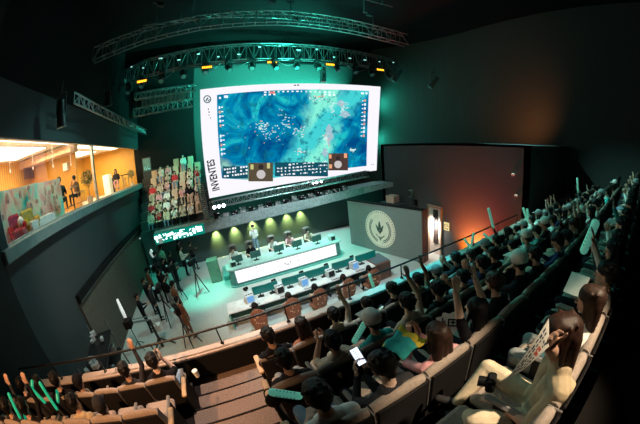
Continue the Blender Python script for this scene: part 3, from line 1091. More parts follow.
om = N('ShaderNodeOutputMaterial'); Lk(em.outputs[0], om.inputs[0])
mb = MB()
TLp, TRp, BRp, BLp = (217, 93.5), (369, 89.5), (366.5, 164.5), (222, 177)
corn = [(217, 93.5), (245, 89.5), (270, 87.8), (300, 87.2), (330, 87.5), (350, 88.3), (369, 89.7), (366.5, 164.5), (330, 168), (295, 173), (258, 179), (222, 177)]
# straight sides in space, so only the corners are used
squad(mb, [TLp, TRp, BRp, (258, 179), BLp], .02)
mb.build('display', D, screen)


def rects(name, m, lst, off):
    mb = MB()
    for (x0, y0, x1, y1) in lst:
        squad(mb, [(x0, y0), (x1, y0), (x1, y1), (x0, y1)], off)
    mb.build(name, m, screen)


EW = emis('hud_white', (.9, .95, 1), 1.1); ER = emis('hud_red', (1, .25, .15), .9); ED = emis('hud_dark', (.01, .12, .18), .7)
EO = emis('hud_orange', (1, .45, .25), .9); EB = emis('hud_blue', (.05, .3, .6), .8); EK = emis('hud_black', (.03, .03, .03), .6)
rr = random.Random(3)
# bottom stat bar, player cameras
rects('stat_bar', ED, [(223, 165, 248, 177), (275, 161, 328, 175)], .03)
cells = []
for j in range(3):
    for i in range(9):
        xx = 224 + i * 2.7; yy = 167.2 + j * 3.4 - i * .35
        if rr.random() < .85: cells.append((xx, yy, xx + rr.uniform(1, 2.2), yy + 1.7))
for j in range(4):
    for i in range(13):
        xx = 277 + i * 3.9; yy = 163.2 + j * 3.2 - i * .28
        if rr.random() < .88: cells.append((xx, yy, xx + rr.uniform(.8, 2.6), yy + rr.uniform(.9, 1.8)))
        if rr.random() < .5: cells.append((xx + 2.7, yy + .3, xx + 3.3, yy + 1.2))
rects('stat_text', EW, cells, .04)
rects('player_camera', emis('camera_feed', (.13, .10, .06), .8), [(248.5, 161.5, 273, 180)], .03)
rects('player_camera', emis('camera_feed_red', (.10, .06, .05), .8), [(328.5, 152, 348, 169)], .03)
rects('camera_lamp_glow', emis('feed_yellow', (.6, .6, .25), 1), [(250.5, 163, 253.5, 168), (267, 161.5, 270, 167)], .045)
mb = MB()
for cx, cy, s in ((261, 171, 1.0), (338, 161, .85)):
    squad(mb, [(cx + s * 4.5 * math.cos(a), cy + 2 + s * 4.5 * math.sin(a)) for a in [2 * PI * i / 14 for i in range(14)]], .045)
mb.build('player_torso', emis('feed_white', (.75, .7, .7), .8), screen)
mb = MB()
for cx, cy, s in ((261, 165.5, 1.0), (338, 157, .85)):
    squad(mb, [(cx + s * 2.6 * math.cos(a), cy + s * 3 * math.sin(a)) for a in [2 * PI * i / 14 for i in range(14)]], .05)
mb.build('player_head', emis('feed_hair', (.05, .04, .04), .7), screen)
rects('feed_portraits', EO, [(329, 153, 331.5, 157), (344, 152, 347, 156.5), (329, 163, 332, 167)], .05)
# side portraits
pl, pw = [], []
for j in range(10):
    y0 = 107 + j * 4.6 if j < 5 else 113 + j * 4.6
    x = 218.6 + j * .28
    (pl if j % 3 == 1 else pw).append((x, y0 * .98, x + 1.6, y0 * .98 + 2.6)); pw.append((x + 2.2, y0 * .98 + .3, x + 4.4, y0 * .98 + 1.4))
    xr = 366 - j * .15
    (pl if j % 3 == 0 else pw).append((xr - 1.8, 98 + j * 3.9, xr, 100.3 + j * 3.9)); pw.append((xr - 4, 99 + j * 3.9, xr - 2.4, 99.9 + j * 3.9))
rects('side_portraits', EO, pl, .03); rects('side_text', EW, pw, .03)
tb = [(219, 95.5, 221, 97.5), (224, 94, 228, 96.5), (361, 91, 364, 92.8), (365.5, 91, 367.5, 92.8)]
for i in range(16):
    xx = 264 + i * 4.6; yy = 90.1 - .9 * math.sin(i / 15 * PI) + (.0 if i < 8 else .1 * (i - 8) * .4)
    tb.append((xx, yy, xx + rr.uniform(1.2, 2.8), yy + 1.4))
    if i < 3 or i > 12: tb.append((xx, yy + 2.4, xx + 2.2, yy + 4))
rects('score_bar_text', EW, tb, .04); rects('score_bar_red', ER, [(270, 90.2, 275, 92.2)], .05)
# action in the middle of the map: clusters of small bright shapes
aw, ao = [], []
for i in range(260):
    cx, cy, sx, sy = rr.choice([(268, 132, 14, 8), (285, 120, 10, 10), (298, 128, 8, 7), (316, 96, 9, 4), (331, 104, 3, 12), (326, 140, 3, 14), (300, 150, 6, 4), (343, 106, 5, 5), (352, 148, 3, 1.5), (262, 122, 8, 5)])
    xx = rr.gauss(cx, sx * .5); yy = rr.gauss(cy, sy * .5)
    w = rr.uniform(.5, 2.2)
    (ao if rr.random() < .1 else aw).append((xx, yy, xx + w, yy + rr.uniform(.4, 1.3)))
rects('map_highlights', emis('map_pale', (.62, .9, .88), 1), aw, .025); rects('map_units', EO, ao, .035)
mb = MB()
for cx, cy, w, h in ((329, 133, 4, 9), (341, 102, 4, 3), (345, 113, 5, 3), (325, 151, 3, 4)):
    squad(mb, [(cx + (w * (1 + .3 * math.sin(5 * a))) * math.cos(a), cy + (h * (1 + .2 * math.cos(4 * a))) * math.sin(a)) for a in [2 * PI * i / 18 for i in range(18)]], .022)
mb.build('map_cliffs', emis('map_cliff', (.42, .62, .72), .9), screen)
mb = MB()
0 and mb.build('map_sand', emis('map_sand', (.42, .50, .38), .8), screen)
# round emblem, small text and big vertical word on the border
mb = MB()
a0 = [2 * PI * i / 24 for i in range(24)]
for i in range(24):
    a, b = a0[i], a0[(i + 1) % 24]
    squad(mb, [(207.3 + 3.9 * math.cos(a), 97.8 + 4 * math.sin(a)), (207.3 + 3.9 * math.cos(b), 97.8 + 4 * math.sin(b)), (207.3 + 2.9 * math.cos(b), 97.8 + 3 * math.sin(b)), (207.3 + 2.9 * math.cos(a), 97.8 + 3 * math.sin(a))], .03)
squad(mb, [(205.3, 99.3), (207.5, 95.8), (208.6, 96.5), (206.4, 100)], .03); squad(mb, [(207.6, 99.6), (209.4, 97.4), (209.9, 98.4), (208.4, 100.2)], .03)
mb.build('border_emblem', emis('emblem_teal', (.0, .12, .13), .8), screen)
rects('border_small_text', EK, [(208, 107, 208.8, 108.5), (208.5, 110, 209.6, 111.3), (208.6, 113, 209.4, 114.2), (210.2, 116, 211, 117.2), (294, 83.3, 296, 84.4), (297, 83.1, 299.2, 84.2), (371.3, 162.7, 372.2, 163.3), (373, 162.6, 373.8, 163.2)], .03)


def text_obj(s, size, m, parent, name, M, ext=.004):
    cu = bpy.data.curves.new('t', 'FONT'); cu.body = s; cu.size = size; cu.offset = .012; cu.align_x = 'CENTER'; cu.align_y = 'CENTER'; cu.extrude = ext
    ob = bpy.data.objects.new('t', cu); col.objects.link(ob)
    dg = bpy.context.evaluated_depsgraph_get(); dg.update()
    me = bpy.data.meshes.new_from_object(ob.evaluated_get(dg))
    bpy.data.objects.remove(ob)
    me.transform(M)
    me.materials.clear(); me.materials.append(m)
    o = bpy.data.objects.new(name, me); col.objects.link(o)
    if parent is not None: o.parent = parent
    return o


c = spt(213.5, 174, .03); top_ = spt(211.0, 160, .03)
up = (top_ - c).normalized(); nn_ = scn
right_ = up            # word reads upward
upv = nn_.cross(right_)
Mx = Matrix((right_, upv, nn_)).transposed().to_4x4(); Mx.translation = c
text_obj('INVENTES', .52, EK, screen, 'border_word', Mx @ Matrix.Diagonal((.80, 1.25, 1, 1)))

# screen hanger
t = empty('screen_hanger', (6.5, 16.3, 4.0), 0, 'short steel hanging column above the top edge of the screen', 'hanger')
p = at(323, 73, 1, 16.0)
t.location = (p.x, 16.0, 4.1)
MB().box((0, 0, .65), (.32, .3, 1.3)).build('column', STEEL, t)
MB().box((0, -.16, .4), (.12, .02, .3)).box((0, -.16, .9), (.12, .02, .3)).build('slot_plate', METAL, t)

# ================================================================ LEDGE under the screen, LED ribbon and gear
path = [(-4.75, 16.7), (-2, 16.65), (2, 16.5), (5.5, 16.3), (7.6, 15.7), (8.8, 14.9), (9.45, 13.7), (9.58, 12.8)]
zt = [-3.42, -3.42, -3.38, -3.30, -3.10, -2.85, -2.62, -2.5]
zb = [-4.12, -4.08, -3.98, -3.86, -3.60, -3.30, -2.95, -2.75]
m = MB()
n = len(path)
outer = path
inner = [(x + (0 if i < 5 else .35), 17.3 if i < 4 else y + 1.3) for i, (x, y) in enumerate(path)]
inner = [(min(x, 9.58), y) for x, y in inner]
vs = []
for i in range(n):
    vs += [(outer[i][0], outer[i][1], zb[i]), (outer[i][0], outer[i][1], zt[i]), (inner[i][0], inner[i][1], zt[i]), (inner[i][0], inner[i][1], zb[i])]
fs = []
for i in range(n - 1):
    a, b = i * 4, i * 4 + 4
    fs += [[a, b, b + 1, a + 1], [a + 1, b + 1, b + 2, a + 2], [a, a + 3, b + 3, b]]
fs += [[0, 1, 2, 3]]
m.add(vs, fs)
struct('trim_6', m, mat('ledge_paint', (.22, .23, .24), .55, var=.3, scale=8))
# LED ribbon on the left part of the ledge
t = empty('led_ribbon', (-4.7, 16.6, -4.1), 0, 'lit ribbon display with white characters on the balcony front left of the screen', 'display')
MB().box((1.6, 0, .33), (3.3, .06, .6)).build('ribbon_panel', emis('ribbon_teal', (.0, .45, .34), .55), t)
mb = MB()
r3 = random.Random(8)
for i in range(80):
    u = r3.uniform(.05, 3.1); z = r3.uniform(.1, .55)
    mb.box((u, -.035, z), (r3.uniform(.04, .16), .01, r3.uniform(.03, .07)))
mb.box((.08, -.035, .42), (.22, .01, .2)).box((1.7, -.035, .28), (.9, .01, .09)).box((2.95, -.035, .36), (.34, .01, .3)).box((.9, -.035, .42), (.3, .01, .15))
mb.build('ribbon_characters', emis('ribbon_white', (.8, 1, .97), 2.5), t)
MB().box((.32, -.036, .2), (.26, .012, .3)).build('ribbon_square', emis('ribbon_grey', (.3, .4, .36), .7), t)
# footlight gear on top of the ledge: truss + amplifiers + blinders
def truss(name, pts, h, r, label, cat='truss', bays=26, depth=.35, m=STEEL):
    pts = [V(p) for p in pts]
    o = pts[0].copy()
    t = empty(name, o, 0, label, cat)
    P = [p - o for p in pts]
    L = [0]
    for a, b in zip(P[:-1], P[1:]): L.append(L[-1] + (b - a).length)
    def S(u):
        d = u * L[-1]
        for i in range(len(P) - 1):
            if d <= L[i + 1] + 1e-6:
                return P[i].lerp(P[i + 1], (d - L[i]) / max(1e-6, L[i + 1] - L[i]))
        return P[-1].copy()
    off = [V((0, 0, 0)), V((0, depth, 0)), V((0, 0, -h)), V((0, depth, -h))]
    for q in off:
        mb = MB(); mb.tube([S(i / 30) + q for i in range(31)], r, 6); mb.build('chord', m, t)
    mb = MB()
    for i in range(bays):
        a, b = S(i / bays), S((i + 1) / bays)
        mb.cyl(a + off[0], a + off[2], r * .6, n=5); mb.cyl(a + off[1], a + off[3], r * .6, n=5)
        mb.cyl(a + off[0], b + off[2], r * .6, n=5) if i % 2 else mb.cyl(a + off[2], b + off[0], r * .6, n=5)
        mb.cyl(a + off[0], b + off[1], r * .5, n=5); mb.cyl(a + off[2], a + off[3], r * .5, n=5)
    mb.build('lattice', m, t)
    t['_n'] = 1
    return t, (lambda u: o + S(u))


truss('lower_truss', [(-.8, 16.35, -2.35), (5, 16.1, -2.25), (9.3, 15.0, -1.9)], .38, .035, 'silver lattice truss running just below the bottom edge of the screen', bays=40)
GE = ['dark speaker box on the ledge under the screen, %s from the lounge side', 'pale amplifier rack on the ledge under the screen, %s from the lounge side']
r4 = random.Random(5)
for i in range(16):
    x = -.5 + i * .56
    y = 16.75 - max(0, x - 5.5) * .28
    big = i % 3 == 0
    t = empty('monitor_speaker', (x, y, -3.42 + max(0, x - 3) * .045), r4.uniform(-.1, .1),
              'small black monitor speaker on the ledge under the screen, %s from the lounge side' % ORD[i], 'speaker', 'monitor speakers on the ledge')
    h = .42 if big else .3
    MB().box((0, 0, h / 2), (.42, .34, h), bev=.02).build('cabinet', METAL, t)
    MB().box((0, -.175, h / 2), (.36, .012, h * .8)).build('grille', mat('grille_grey', (.2, .2, .21), .5) if i % 2 else BLACK, t)
    mb = MB()
    for j in range(3): mb.box((r4.uniform(-.16, .16), -.185, r4.uniform(.08, h)), (.07, .01, .03))
    mb.build('indicator_marks', emis('indicator', (.8, .9, .9), .7), t)
# two dazzling blinders
for px, py, lab, s in ((219, 205, 'dazzling white spotlight at the lower left corner of the screen', 1), (317, 181, 'dazzling white spotlight under the middle of the screen', .8)):
    p = at(px, py, 1, 16.0)
    t = empty('blinder_light', p, 0, lab, 'spotlight', 'spotlights on the ledge')
    for dx in (-.28, 0, .28):
        MB().cyl((dx, .02, 0), (dx, .22, 0), .13, .1).build('housing', METAL, t)
        MB().cyl((dx, 0, 0), (dx, .02, 0), .10 * s).build('lens', emis('blinder_lens', (1, .96, .95), 9), t)
    MB().box((0, .1, -.2), (.8, .05, .05)).build('bracket', METAL, t)
# warning: left tower beside the screen
truss('tower_truss', [(-.95, 16.9, -3.4), (-1.0, 16.9, -1.0)], .0, .03, 'short grey tower truss standing left of the screen corner', bays=8, depth=.3) if False else None
t = empty('tower_truss', (-1.15, 16.9, -3.4), 0, 'grey ribbed duct tower standing left of the lower corner of the screen', 'tower')
for dx in (-.16, .16):
    for dy in (0, .3): MB().cyl((dx, dy, 0), (dx - .1, dy, 2.1), .04).build('upright', STEEL, t)
mb = MB()
for i in range(16): mb.box((-.006 * i, .15, .1 + i * .125), (.36, .34, .03))
mb.build('rib', mat('duct_grey', (.36, .34, .35), .6), t)

# ================================================================ FAR STAND (audience seats left of the screen)
m = MB()
for k in range(8):
    m.box((-3.3, 17.75 + k * .5, -3.4 + k * .5 - 1.4), (5.2, .5, 2.8))
struct('far_stand_floor', m, mat('far_stand_paint', (.05, .05, .05), .9))
fs0 = empty('audience_chair', (0, 0, 0))
MB().box((0, 0, .42), (.44, .4, .08), bev=.02).build('seat', mat('cream_seat', (.62, .48, .34), .8), fs0)
MB().box((0, .2, .68), (.44, .07, .46), rotm(rx=-.12), bev=.03).build('backrest', mat('cream_seat', (.62, .48, .34), .8), fs0)
for dx in (-.18, .18):
    for dy in (-.15, .15): MB().cyl((dx, dy, 0), (dx, dy, .4), .015).build('leg', METAL, fs0)
remember(fs0)
r5 = random.Random(12)
ff = True
for k in range(7):
    for i in range(7):
        x = -5.0 + i * .56 + .03 * k
        if k == 6 and i in (0, 1, 2, 6): continue
        loc = (x, 17.75 + k * .5, -3.4 + k * .5)
        o = fs0 if ff else copy_tree(fs0)
        ff = False
        o.location = loc
        tag(o, 'cream padded chair on the far stand, %s tier up, %s from the lounge' % (ORD[k], ORD[i]), 'chair', 'chairs on the far stand')
        if r5.random() < (.95 if k < 2 else .5):
            tp = r5.choice(['white', 'white', 'cream', 'pink', 'black', 'beige', 'white', 'red'])
            person(r5.choice(['lap', 'lap_long', 'clap']), V(loc) + V((0, .05, -.03)), PI + r5.uniform(-.2, .2),
                   'seated person in %s on the far stand, %s tier, %s from the lounge' % (tp, ORD[k], ORD[i]), 'spectators on the far stand',
                   tp, r5.choice(['black', 'charcoal', 'blue', 'beige']), SKIN2, None, .92)

# ================================================================ STAGE
# caster table with white LED front
tx0, tx1, ty = -.55, 5.75, 12.6
t = empty('player_table', ((tx0 + tx1) / 2, ty, FL), 0, 'long table with rounded ends and a glowing white front on the stage', 'table')
hx = (tx1 - tx0) / 2


def rrect(hx_, y0, y1, r, n=8):
    pts = []
    for cx, cy, a in ((hx_ - r, y0 + r, -PI / 2), (hx_ - r, y1 - r, 0), (-hx_ + r, y1 - r, PI / 2), (-hx_ + r, y0 + r, PI)):
        for i in range(n + 1):
            b = a + PI / 2 * i / n
            pts.append((cx + r * math.cos(b), cy + r * math.sin(b)))
    return pts


TEALT = mat('table_teal', (.12, .42, .38), .5, emit=.0)
MB().prism(rrect(hx, -.12, 1.0, .3), 0, .07).build('base', TEALT, t)
MB().prism(rrect(hx - .06, -.02, .95, .3), .07, .86).build('body', mat('table_side', (.10, .30, .28), .5), t)
MB().prism(rrect(hx + .02, -.08, 1.02, .32), .86, .92).build('tabletop', mat('table_top', (.42, .62, .58), .4), t)
MB().box((-.02, -.035, .50), (hx * 2 - .8, .03, .62)).build('front_display', emis('table_front_white', (1, .97, 1), 1.15), t)
mb = MB()
for i in range(1, 5):
    for z in (.26, .5, .74): mb.box((-hx + .4 + i * (2 * hx - .8) / 5, -.055, z), (.03, .01, .04))
mb.box((-.18, -.055, .52), (.06, .01, .06)).box((-.02, -.055, .5), (.05, .01, .04)).box((.12, -.055, .54), (.06, .01, .05)).box((-.05, -.055, .44), (.2, .01, .02))
mb.build('front_marks', mat('front_mark', (.05, .08, .08), .6), t)

PX = [.02, .99, 2.26, 3.26, 4.39]
WHO = ['white', 'black', 'white', 'pink', 'beige']
gc0 = empty('gaming_chair', (0, 0, 0))
CHM = mat('chair_leather', (.10, .08, .07), .5)
MB().box((0, .02, .48), (.5, .48, .1), bev=.03).build('seat', CHM, gc0)
MB().box((0, -.26, .88), (.48, .1, .78), rotm(rx=.12), bev=.04).box((0, -.33, 1.2), (.3, .08, .2), rotm(rx=.12), bev=.03).build('backrest', CHM, gc0)
mb = MB().cyl((0, 0, .12), (0, 0, .45), .03)
mb.build('gas_lift', METAL, gc0)
for i in range(5):
    a = 2 * PI * i / 5
    MB().cyl((0, 0, .13), (.3 * math.cos(a), .3 * math.sin(a), .08), .022, .016).ell((.3 * math.cos(a), .3 * math.sin(a), .035), (.03, .03, .03)).build('leg', METAL, gc0)
for q in (-1, 1): MB().box((.27 * q, .0, .68), (.07, .28, .035), bev=.012).box((.27 * q, 0, .56), (.03, .04, .2)).build('armrest', BLACK, gc0)
remember(gc0)
mo0 = empty('gaming_monitor', (0, 0, 0))
MB().box((0, 0, .3), (.56, .035, .34), bev=.01).build('display_panel', mat('monitor_back', (.04, .14, .13), .45), mo0)
MB().box((0, -.020, .3), (.52, .004, .30)).build('screen', mat('monitor_screen', (.0, .10, .10), .2, emit=.12, ecol=(0, .6, .5)), mo0)
MB().box((0, .03, .1), (.05, .03, .2)).box((0, .02, .008), (.26, .18, .016)).build('stand', METAL, mo0)
remember(mo0)
gf = [True, True]


def gchair(loc, rz, label, group):
    o = gc0 if gf[0] else copy_tree(gc0); gf[0] = False
    o.location = loc; o.rotation_euler = (0, 0, rz); return tag(o, label, 'chair', group)


def gmon(loc, rz, label, group):
    o = mo0 if gf[1] else copy_tree(mo0); gf[1] = False
    o.location = loc; o.rotation_euler = (0, 0, rz); return tag(o, label, 'monitor', group)


for i, x in enumerate(PX):
    gchair((x, 14.15, FL + .25), PI, 'gaming chair behind the glowing stage table, %s from the lounge side' % ORD[i], 'gaming chairs at the stage table')
    person('table', V((x, 14.2, FL + .27)), PI, 'headset wearing player in %s at the stage table, %s from the lounge side' % (WHO[i], ORD[i]), 'players at the stage table',
           WHO[i], 'black', SKIN2, None, 1.0, None, 'black')
    gmon((x + .1, 13.05, FL + .92), PI + .1, 'computer monitor on the glowing stage table, %s from the lounge side' % ORD[i], 'monitors on the stage table')
MBp = MB().box((2.6, 14.4, FL + .12), (6.9, 1.5, .25), bev=.02)
t = MBp.build('trim_7', TEALT); t['kind'] = 'structure'
# pale pc boxes at the table's ends
for (x, lab) in ((-.15, 'white computer case at the left end of the stage table'), (5.35, 'white computer case at the right end of the stage table')):
    t = empty('computer_case', (x, 13.05, FL + .92), .1, lab, 'computer', 'computer cases on the stage table')
    MB().box((0, 0, .14), (.3, .42, .28), bev=.02).build('case', mat('pale_case', (.45, .68, .64), .4), t)
    MB().box((0, -.215, .14), (.24, .01, .2)).build('front_mesh', METAL, t)
# dark cabinet by the table's left end
t = empty('side_cabinet', (-1.25, 14.0, FL), 0, 'olive green cabinet standing left of the glowing stage table', 'cabinet')
MB().box((0, 0, .6), (.6, .55, 1.2), bev=.02).build('body', mat('olive_paint', (.14, .24, .17), .6), t)
MB().box((0, -.28, .6), (.52, .02, 1.08)).build('door', mat('olive_door', (.18, .3, .22), .6), t)
MB().box((.2, -.3, .65), (.02, .03, .12)).build('handle', METAL, t)
# host
p = at(258, 252, 2, FL + .0)
person('stand_mic', p, PI - .2, 'standing host in a white top and pale blue jeans behind the stage table', None, 'white', 'blue', SKIN2, None, 1.04)
t = empty('microphone', p + V((-.02, -.3, 1.5)), 0, 'handheld microphone held by the standing host', 'microphone')
MB().cyl((0, 0, -.12), (0, 0, .03), .014, .018).build('handle', BLACK, t); MB().ell((0, 0, .055), (.027, .027, .03)).build('head', METAL, t)

# ---- player desk in the foreground of the stage
dx0, dx1, dy0, dy1 = -.85, 6.1, 9.05, 9.85
t = empty('competition_desk', ((dx0 + dx1) / 2, (dy0 + dy1) / 2, FL), 0, 'long white topped player desk just beyond the balcony parapet', 'desk')
hx = (dx1 - dx0) / 2
MB().box((0, 0, .73), (2 * hx, .8, .05), bev=.01).build('desktop', mat('desk_white', (.78, .80, .80), .4), t)
MB().box((0, .38, .38), (2 * hx - .02, .04, .66)).build('front_panel', mat('desk_panel', (.08, .22, .2), .5), t)
for q in (-1, 1): MB().box((q * (hx - .03), 0, .36), (.06, .76, .7)).build('side_panel', mat('desk_side', (.10, .38, .33), .5), t)
for i in range(1, 5): MB().box((-hx + i * 2 * hx / 5, 0, .36), (.04, .7, .68)).build('leg', METAL, t)
BX = [.18, 1.43, 2.46, 3.65, 4.8]
BRN = mat('brown_leather', (.30, .115, .06), .5, var=.35, scale=18)
r6 = random.Random(9)
for i, x in enumerate(BX):
    # brown chairs, seen from behind
    c_ = empty('studio_chair', (x, 8.2, FL), r6.uniform(-.15, .15), 'brown leather chair with patterned back at the player desk, %s from the lounge side' % ORD[i], 'chair', 'brown chairs at the player desk')
    MB().box((0, .05, .48), (.52, .5, .12), bev=.04).build('seat', BRN, c_)
    mb = MB(); mb.ell((0, -.24, .86), (.31, .10, .42)); mb.build('backrest', BRN, c_)
    mb = MB()
    for k in range(9): mb.ell((r6.uniform(-.17, .17), -.33, .72 + r6.uniform(0, .42)), (.028, .014, .03), 8, 6)
    mb.build('back_studs', mat('stud_cream', (.75, .5, .35), .5), c_)
    MB().cyl((0, 0, .06), (0, 0, .45), .035).cyl((0, 0, 0), (0, 0, .05), .28, .24, 20).build('pedestal', METAL, c_)
    person('table', V((x + .02, 8.27, FL)), r6.uniform(-.1, .1), 'player in %s bent over the near desk, %s from the lounge side' % (['white', 'rust', 'beige', 'white', 'rust'][i], ORD[i]),
           'players at the near desk', ['white', 'rust', 'beige', 'white', 'rust'][i], 'black', SKIN, HAIRB if i % 2 else None, 1.0, None, 'black')
    # two dark monitors side by side toward the far edge, case and papers
    for j, dx in enumerate((.42, .92)):
        gmon((x + dx, 9.62, FL + .755), .06 * (1 if j else -1), 'dark teal monitor on the near player desk, %s pair, %s one' % (ORD[i], ('left', 'right')[j]), 'monitors on the near desk')
    pc = empty('computer_case', (x - .05, 9.55, FL + .755), .1, 'white computer case on the near player desk, %s from the lounge side' % ORD[i], 'computer', 'computer cases on the near desk')
    MB().box((0, 0, .16), (.34, .40, .32), bev=.02).build('case', mat('white_case', (.75, .78, .8), .35), pc)
    MB().box((0, -.205, .16), (.26, .01, .24)).build('front_mesh', mat('case_blue', (.1, .3, .6), .3, emit=.5, ecol=(.2, .5, 1)) if i % 2 == 0 else METAL, pc)
    mb = MB()
    for k in range(3): mb.cyl((0 - .1 + .1 * k, -.1, .322), (-.1 + .1 * k, -.1, .326), .045, n=14)
    mb.build('vent_ring', METAL, pc)
    kb = empty('keyboard', (x + .05, 9.16, FL + .755), 0, 'keyboard on the near player desk, %s from the lounge side' % ORD[i], 'keyboard', 'keyboards on the near desk')
    MB().box((0, 0, .012), (.42, .14, .02), bev=.005).build('case', METAL, kb)
    mb = MB()
    for a in range(12):
        for b in range(4): mb.box((-.19 + a * .0345, -.045 + b * .03, .026), (.027, .022, .01))
    mb.build('keys', WHITE, kb)
    pp_ = empty('paper_sheet', (x + .62, 9.2, FL + .757), r6.uniform(-.4, .4), 'pale paper sheets beside the keyboard, %s from the lounge side' % ORD[i], 'paper', 'papers on the near desk')
    MB().box((0, 0, .004), (.3, .22, .008)).box((.06, .03, .01), (.3, .21, .006), rotm(rz=.3)).build('sheets', PAPER, pp_)
# desk lamps / small cameras on stands behind the desk
for i, (x, y) in enumerate(((.12, 9.95), (1.30, 9.95), (2.50, 9.97), (3.62, 9.97), (4.87, 9.99))):
    t = empty('desk_camera', (x, 9.78, FL + .755), 0, 'small black camera on a thin stand on the near desk, %s from the lounge side' % ORD[i], 'camera', 'cameras on the near desk')
    MB().cyl((0, 0, 0), (0, 0, .02), .06).cyl((0, 0, 0), (0, 0, .36), .018).build('stand', BLACK, t)
    MB().box((-.03, 0, .42), (.2, .09, .11), rotm(rz=.3), bev=.015).build('camera_body', BLACK, t)
    MB().cyl((-.03, -.04, .42), (-.05, -.13, .41), .035).build('lens', METAL, t)
t = empty('mixing_console', (5.95, 9.4, FL), 0, 'dark console with slate top at the right end of the near desk', 'console')
MB().box((0, 0, .42), (.75, .95, .84), bev=.03).build('cabinet', mat('console_brown', (.16, .09, .07), .6), t)
MB().box((0, .05, .86), (.72, .85, .05), rotm(rx=.06), bev=.01).build('top', mat('slate', (.10, .15, .17), .5), t)

# ---- right panel with round emblem
A = V((6.95, 13.85, FL)); B = V((8.3, 8.95, FL))
pv = empty('stage_partition', A, 0, 'pale grey freestanding partition wall with a round cream emblem', 'partition')
d = (B - A); Ld = d.length; d.normalize(); nrm = V((-d.y, d.x, 0)); nrm = nrm if nrm.x < 0 else -nrm
R = Matrix((d, -nrm, V((0, 0, 1)))).transposed()
MB().box(R @ V((Ld / 2, .08, 1.36)), (Ld, .16, 2.72), R).build('wall_panel', PANEL, pv)
MB().box(R @ V((Ld / 2, .08, 2.74)), (Ld + .04, .22, .06), R).build('top_trim', BLACK, pv)
MB().box(R @ V((Ld + .02, .2, 1.36)), (.06, .5, 2.72), R).build('end_panel', mat('dark_red_trim', (.12, .05, .045), .6), pv)
c = at(380, 228, 0, 7.6)
# exact intersection with the partition face
rr_ = ray(380, 228); tt_ = A.dot(nrm) / rr_.dot(nrm); c = rr_ * tt_
cl = c - A; u0 = cl.dot(d); z0 = cl.z
em_ = bpy.data.objects.new('round_emblem', None); 
RAD = 1.05
CRE = mat('emblem_cream', (.95, .84, .72), .6, var=.05)
RedB = mat('emblem_mark', (.05, .09, .075), .6)
disc = MB()
disc.cyl(R @ V((u0, 0, z0)), R @ V((u0, -.02, z0)), RAD, n=48)
e0 = disc.build('round_emblem', CRE, pv)
k = MB()
for i in range(44):
    a = 2 * PI * i / 44
    k.box(R @ V((u0 + RAD * .93 * math.cos(a), -.026, z0 + RAD * .93 * math.sin(a))), (.05, .012, .035), R @ Matrix.Rotation(-a, 3, 'Y'))
k.build('dashed_rim', RedB, e0)
k = MB()
for i in range(13):      # two curved laurel branches
    for q in (-1, 1):
        a = -PI / 2 + q * (.35 + i * .16)
        rr0 = RAD * .62
        for w_ in (.0, .09):
            x_, z_ = (rr0 + w_) * math.cos(a), (rr0 + w_) * math.sin(a)
            k.box(R @ V((u0 + x_, -.026, z0 + z_)), (.11, .012, .035), R @ Matrix.Rotation(-(a + q * 1.9), 3, 'Y'))
k.build('laurel_branches', RedB, e0)
k = MB()
def leaf(cx, cz, w, h, tilt):
    poly = []
    for i in range(16):
        a = 2 * PI * i / 16
        x_ = w * math.sin(a) * (1 - .45 * math.cos(a)) ; z_ = h * math.cos(a)
        x_, z_ = x_ * math.cos(tilt) + z_ * math.sin(tilt), -x_ * math.sin(tilt) + z_ * math.cos(tilt)
        poly.append((cx + x_, cz + z_))
    k.add([R @ V((u0 + x_, -.026, z0 + z_)) for x_, z_ in poly], [list(range(16))])
leaf(0, .22, .09, .26, 0); leaf(-.17, .1, .06, .2, -.5); leaf(.17, .1, .06, .2, .5); leaf(-.1, -.08, .05, .14, -.9); leaf(.1, -.08, .05, .14, .9); leaf(0, -.12, .05, .14, 0)
for i in range(9):
    a = -PI / 2 + (i - 4) * .2
    k.box(R @ V((u0 + RAD * .36 * math.cos(a), -.026, z0 - .02 + RAD * .42 * math.sin(a))), (.045, .012, .07), R @ Matrix.Rotation(-(a + PI / 2), 3, 'Y'))
k.box(R @ V((u0, -.026, z0 - .55)), (.05, .012, .16), R).box(R @ V((u0 - .07, -.026, z0 - .5)), (.03, .012, .12), R @ Matrix.Rotation(-.6, 3, 'Y')).box(R @ V((u0 + .07, -.026, z0 - .5)), (.03, .012, .12), R @ Matrix.Rotation(.6, 3, 'Y'))
k.build('flame_leaves', RedB, e0)

# things behind the partition
p = at(394, 197, 0, 9.0)
t = empty('cardboard_box', (8.9, p.y, p.z - .2), .2, 'pale cardboard box on the equipment rack behind the partition', 'box')
MB().box((0, 0, .2), (.5, .6, .4), bev=.02).build('carton', mat('carton', (.7, .5, .42), .7), t)
p2 = V((8.9, p.y, FL))
t = empty('equipment_rack', p2, 0, 'tall dark equipment rack behind the partition carrying a carton', 'rack')
MB().box((0, 0, (p.z - .2 - FL) / 2), (.8, 1.4, p.z - .2 - FL), bev=.02).build('cabinet', WALLD, t)
MB().box((-.41, 0, (p.z - .2 - FL) / 2), (.02, 1.3, p.z - .4 - FL)).build('door', METAL, t)
for px, py, s, lab, mm in ((411, 192, .16, 'small grey green speaker on the right wall above the partition', mat('wall_speaker', (.14, .25, .22), .6)),
                       (415, 201, .13, 'small black wall fixture above the partition', BLACK)):
    p = at(px, py, 0, XR - .12)
    t = empty('wall_speaker', p, 0, lab, 'speaker')
    MB().box((0, 0, 0), (.2, s * 1.6, s * 2.4), bev=.02).build('cabinet', mm, t)
    MB().box((-.105, 0, 0), (.01, s * 1.2, s * 1.8)).build('grille', METAL, t)

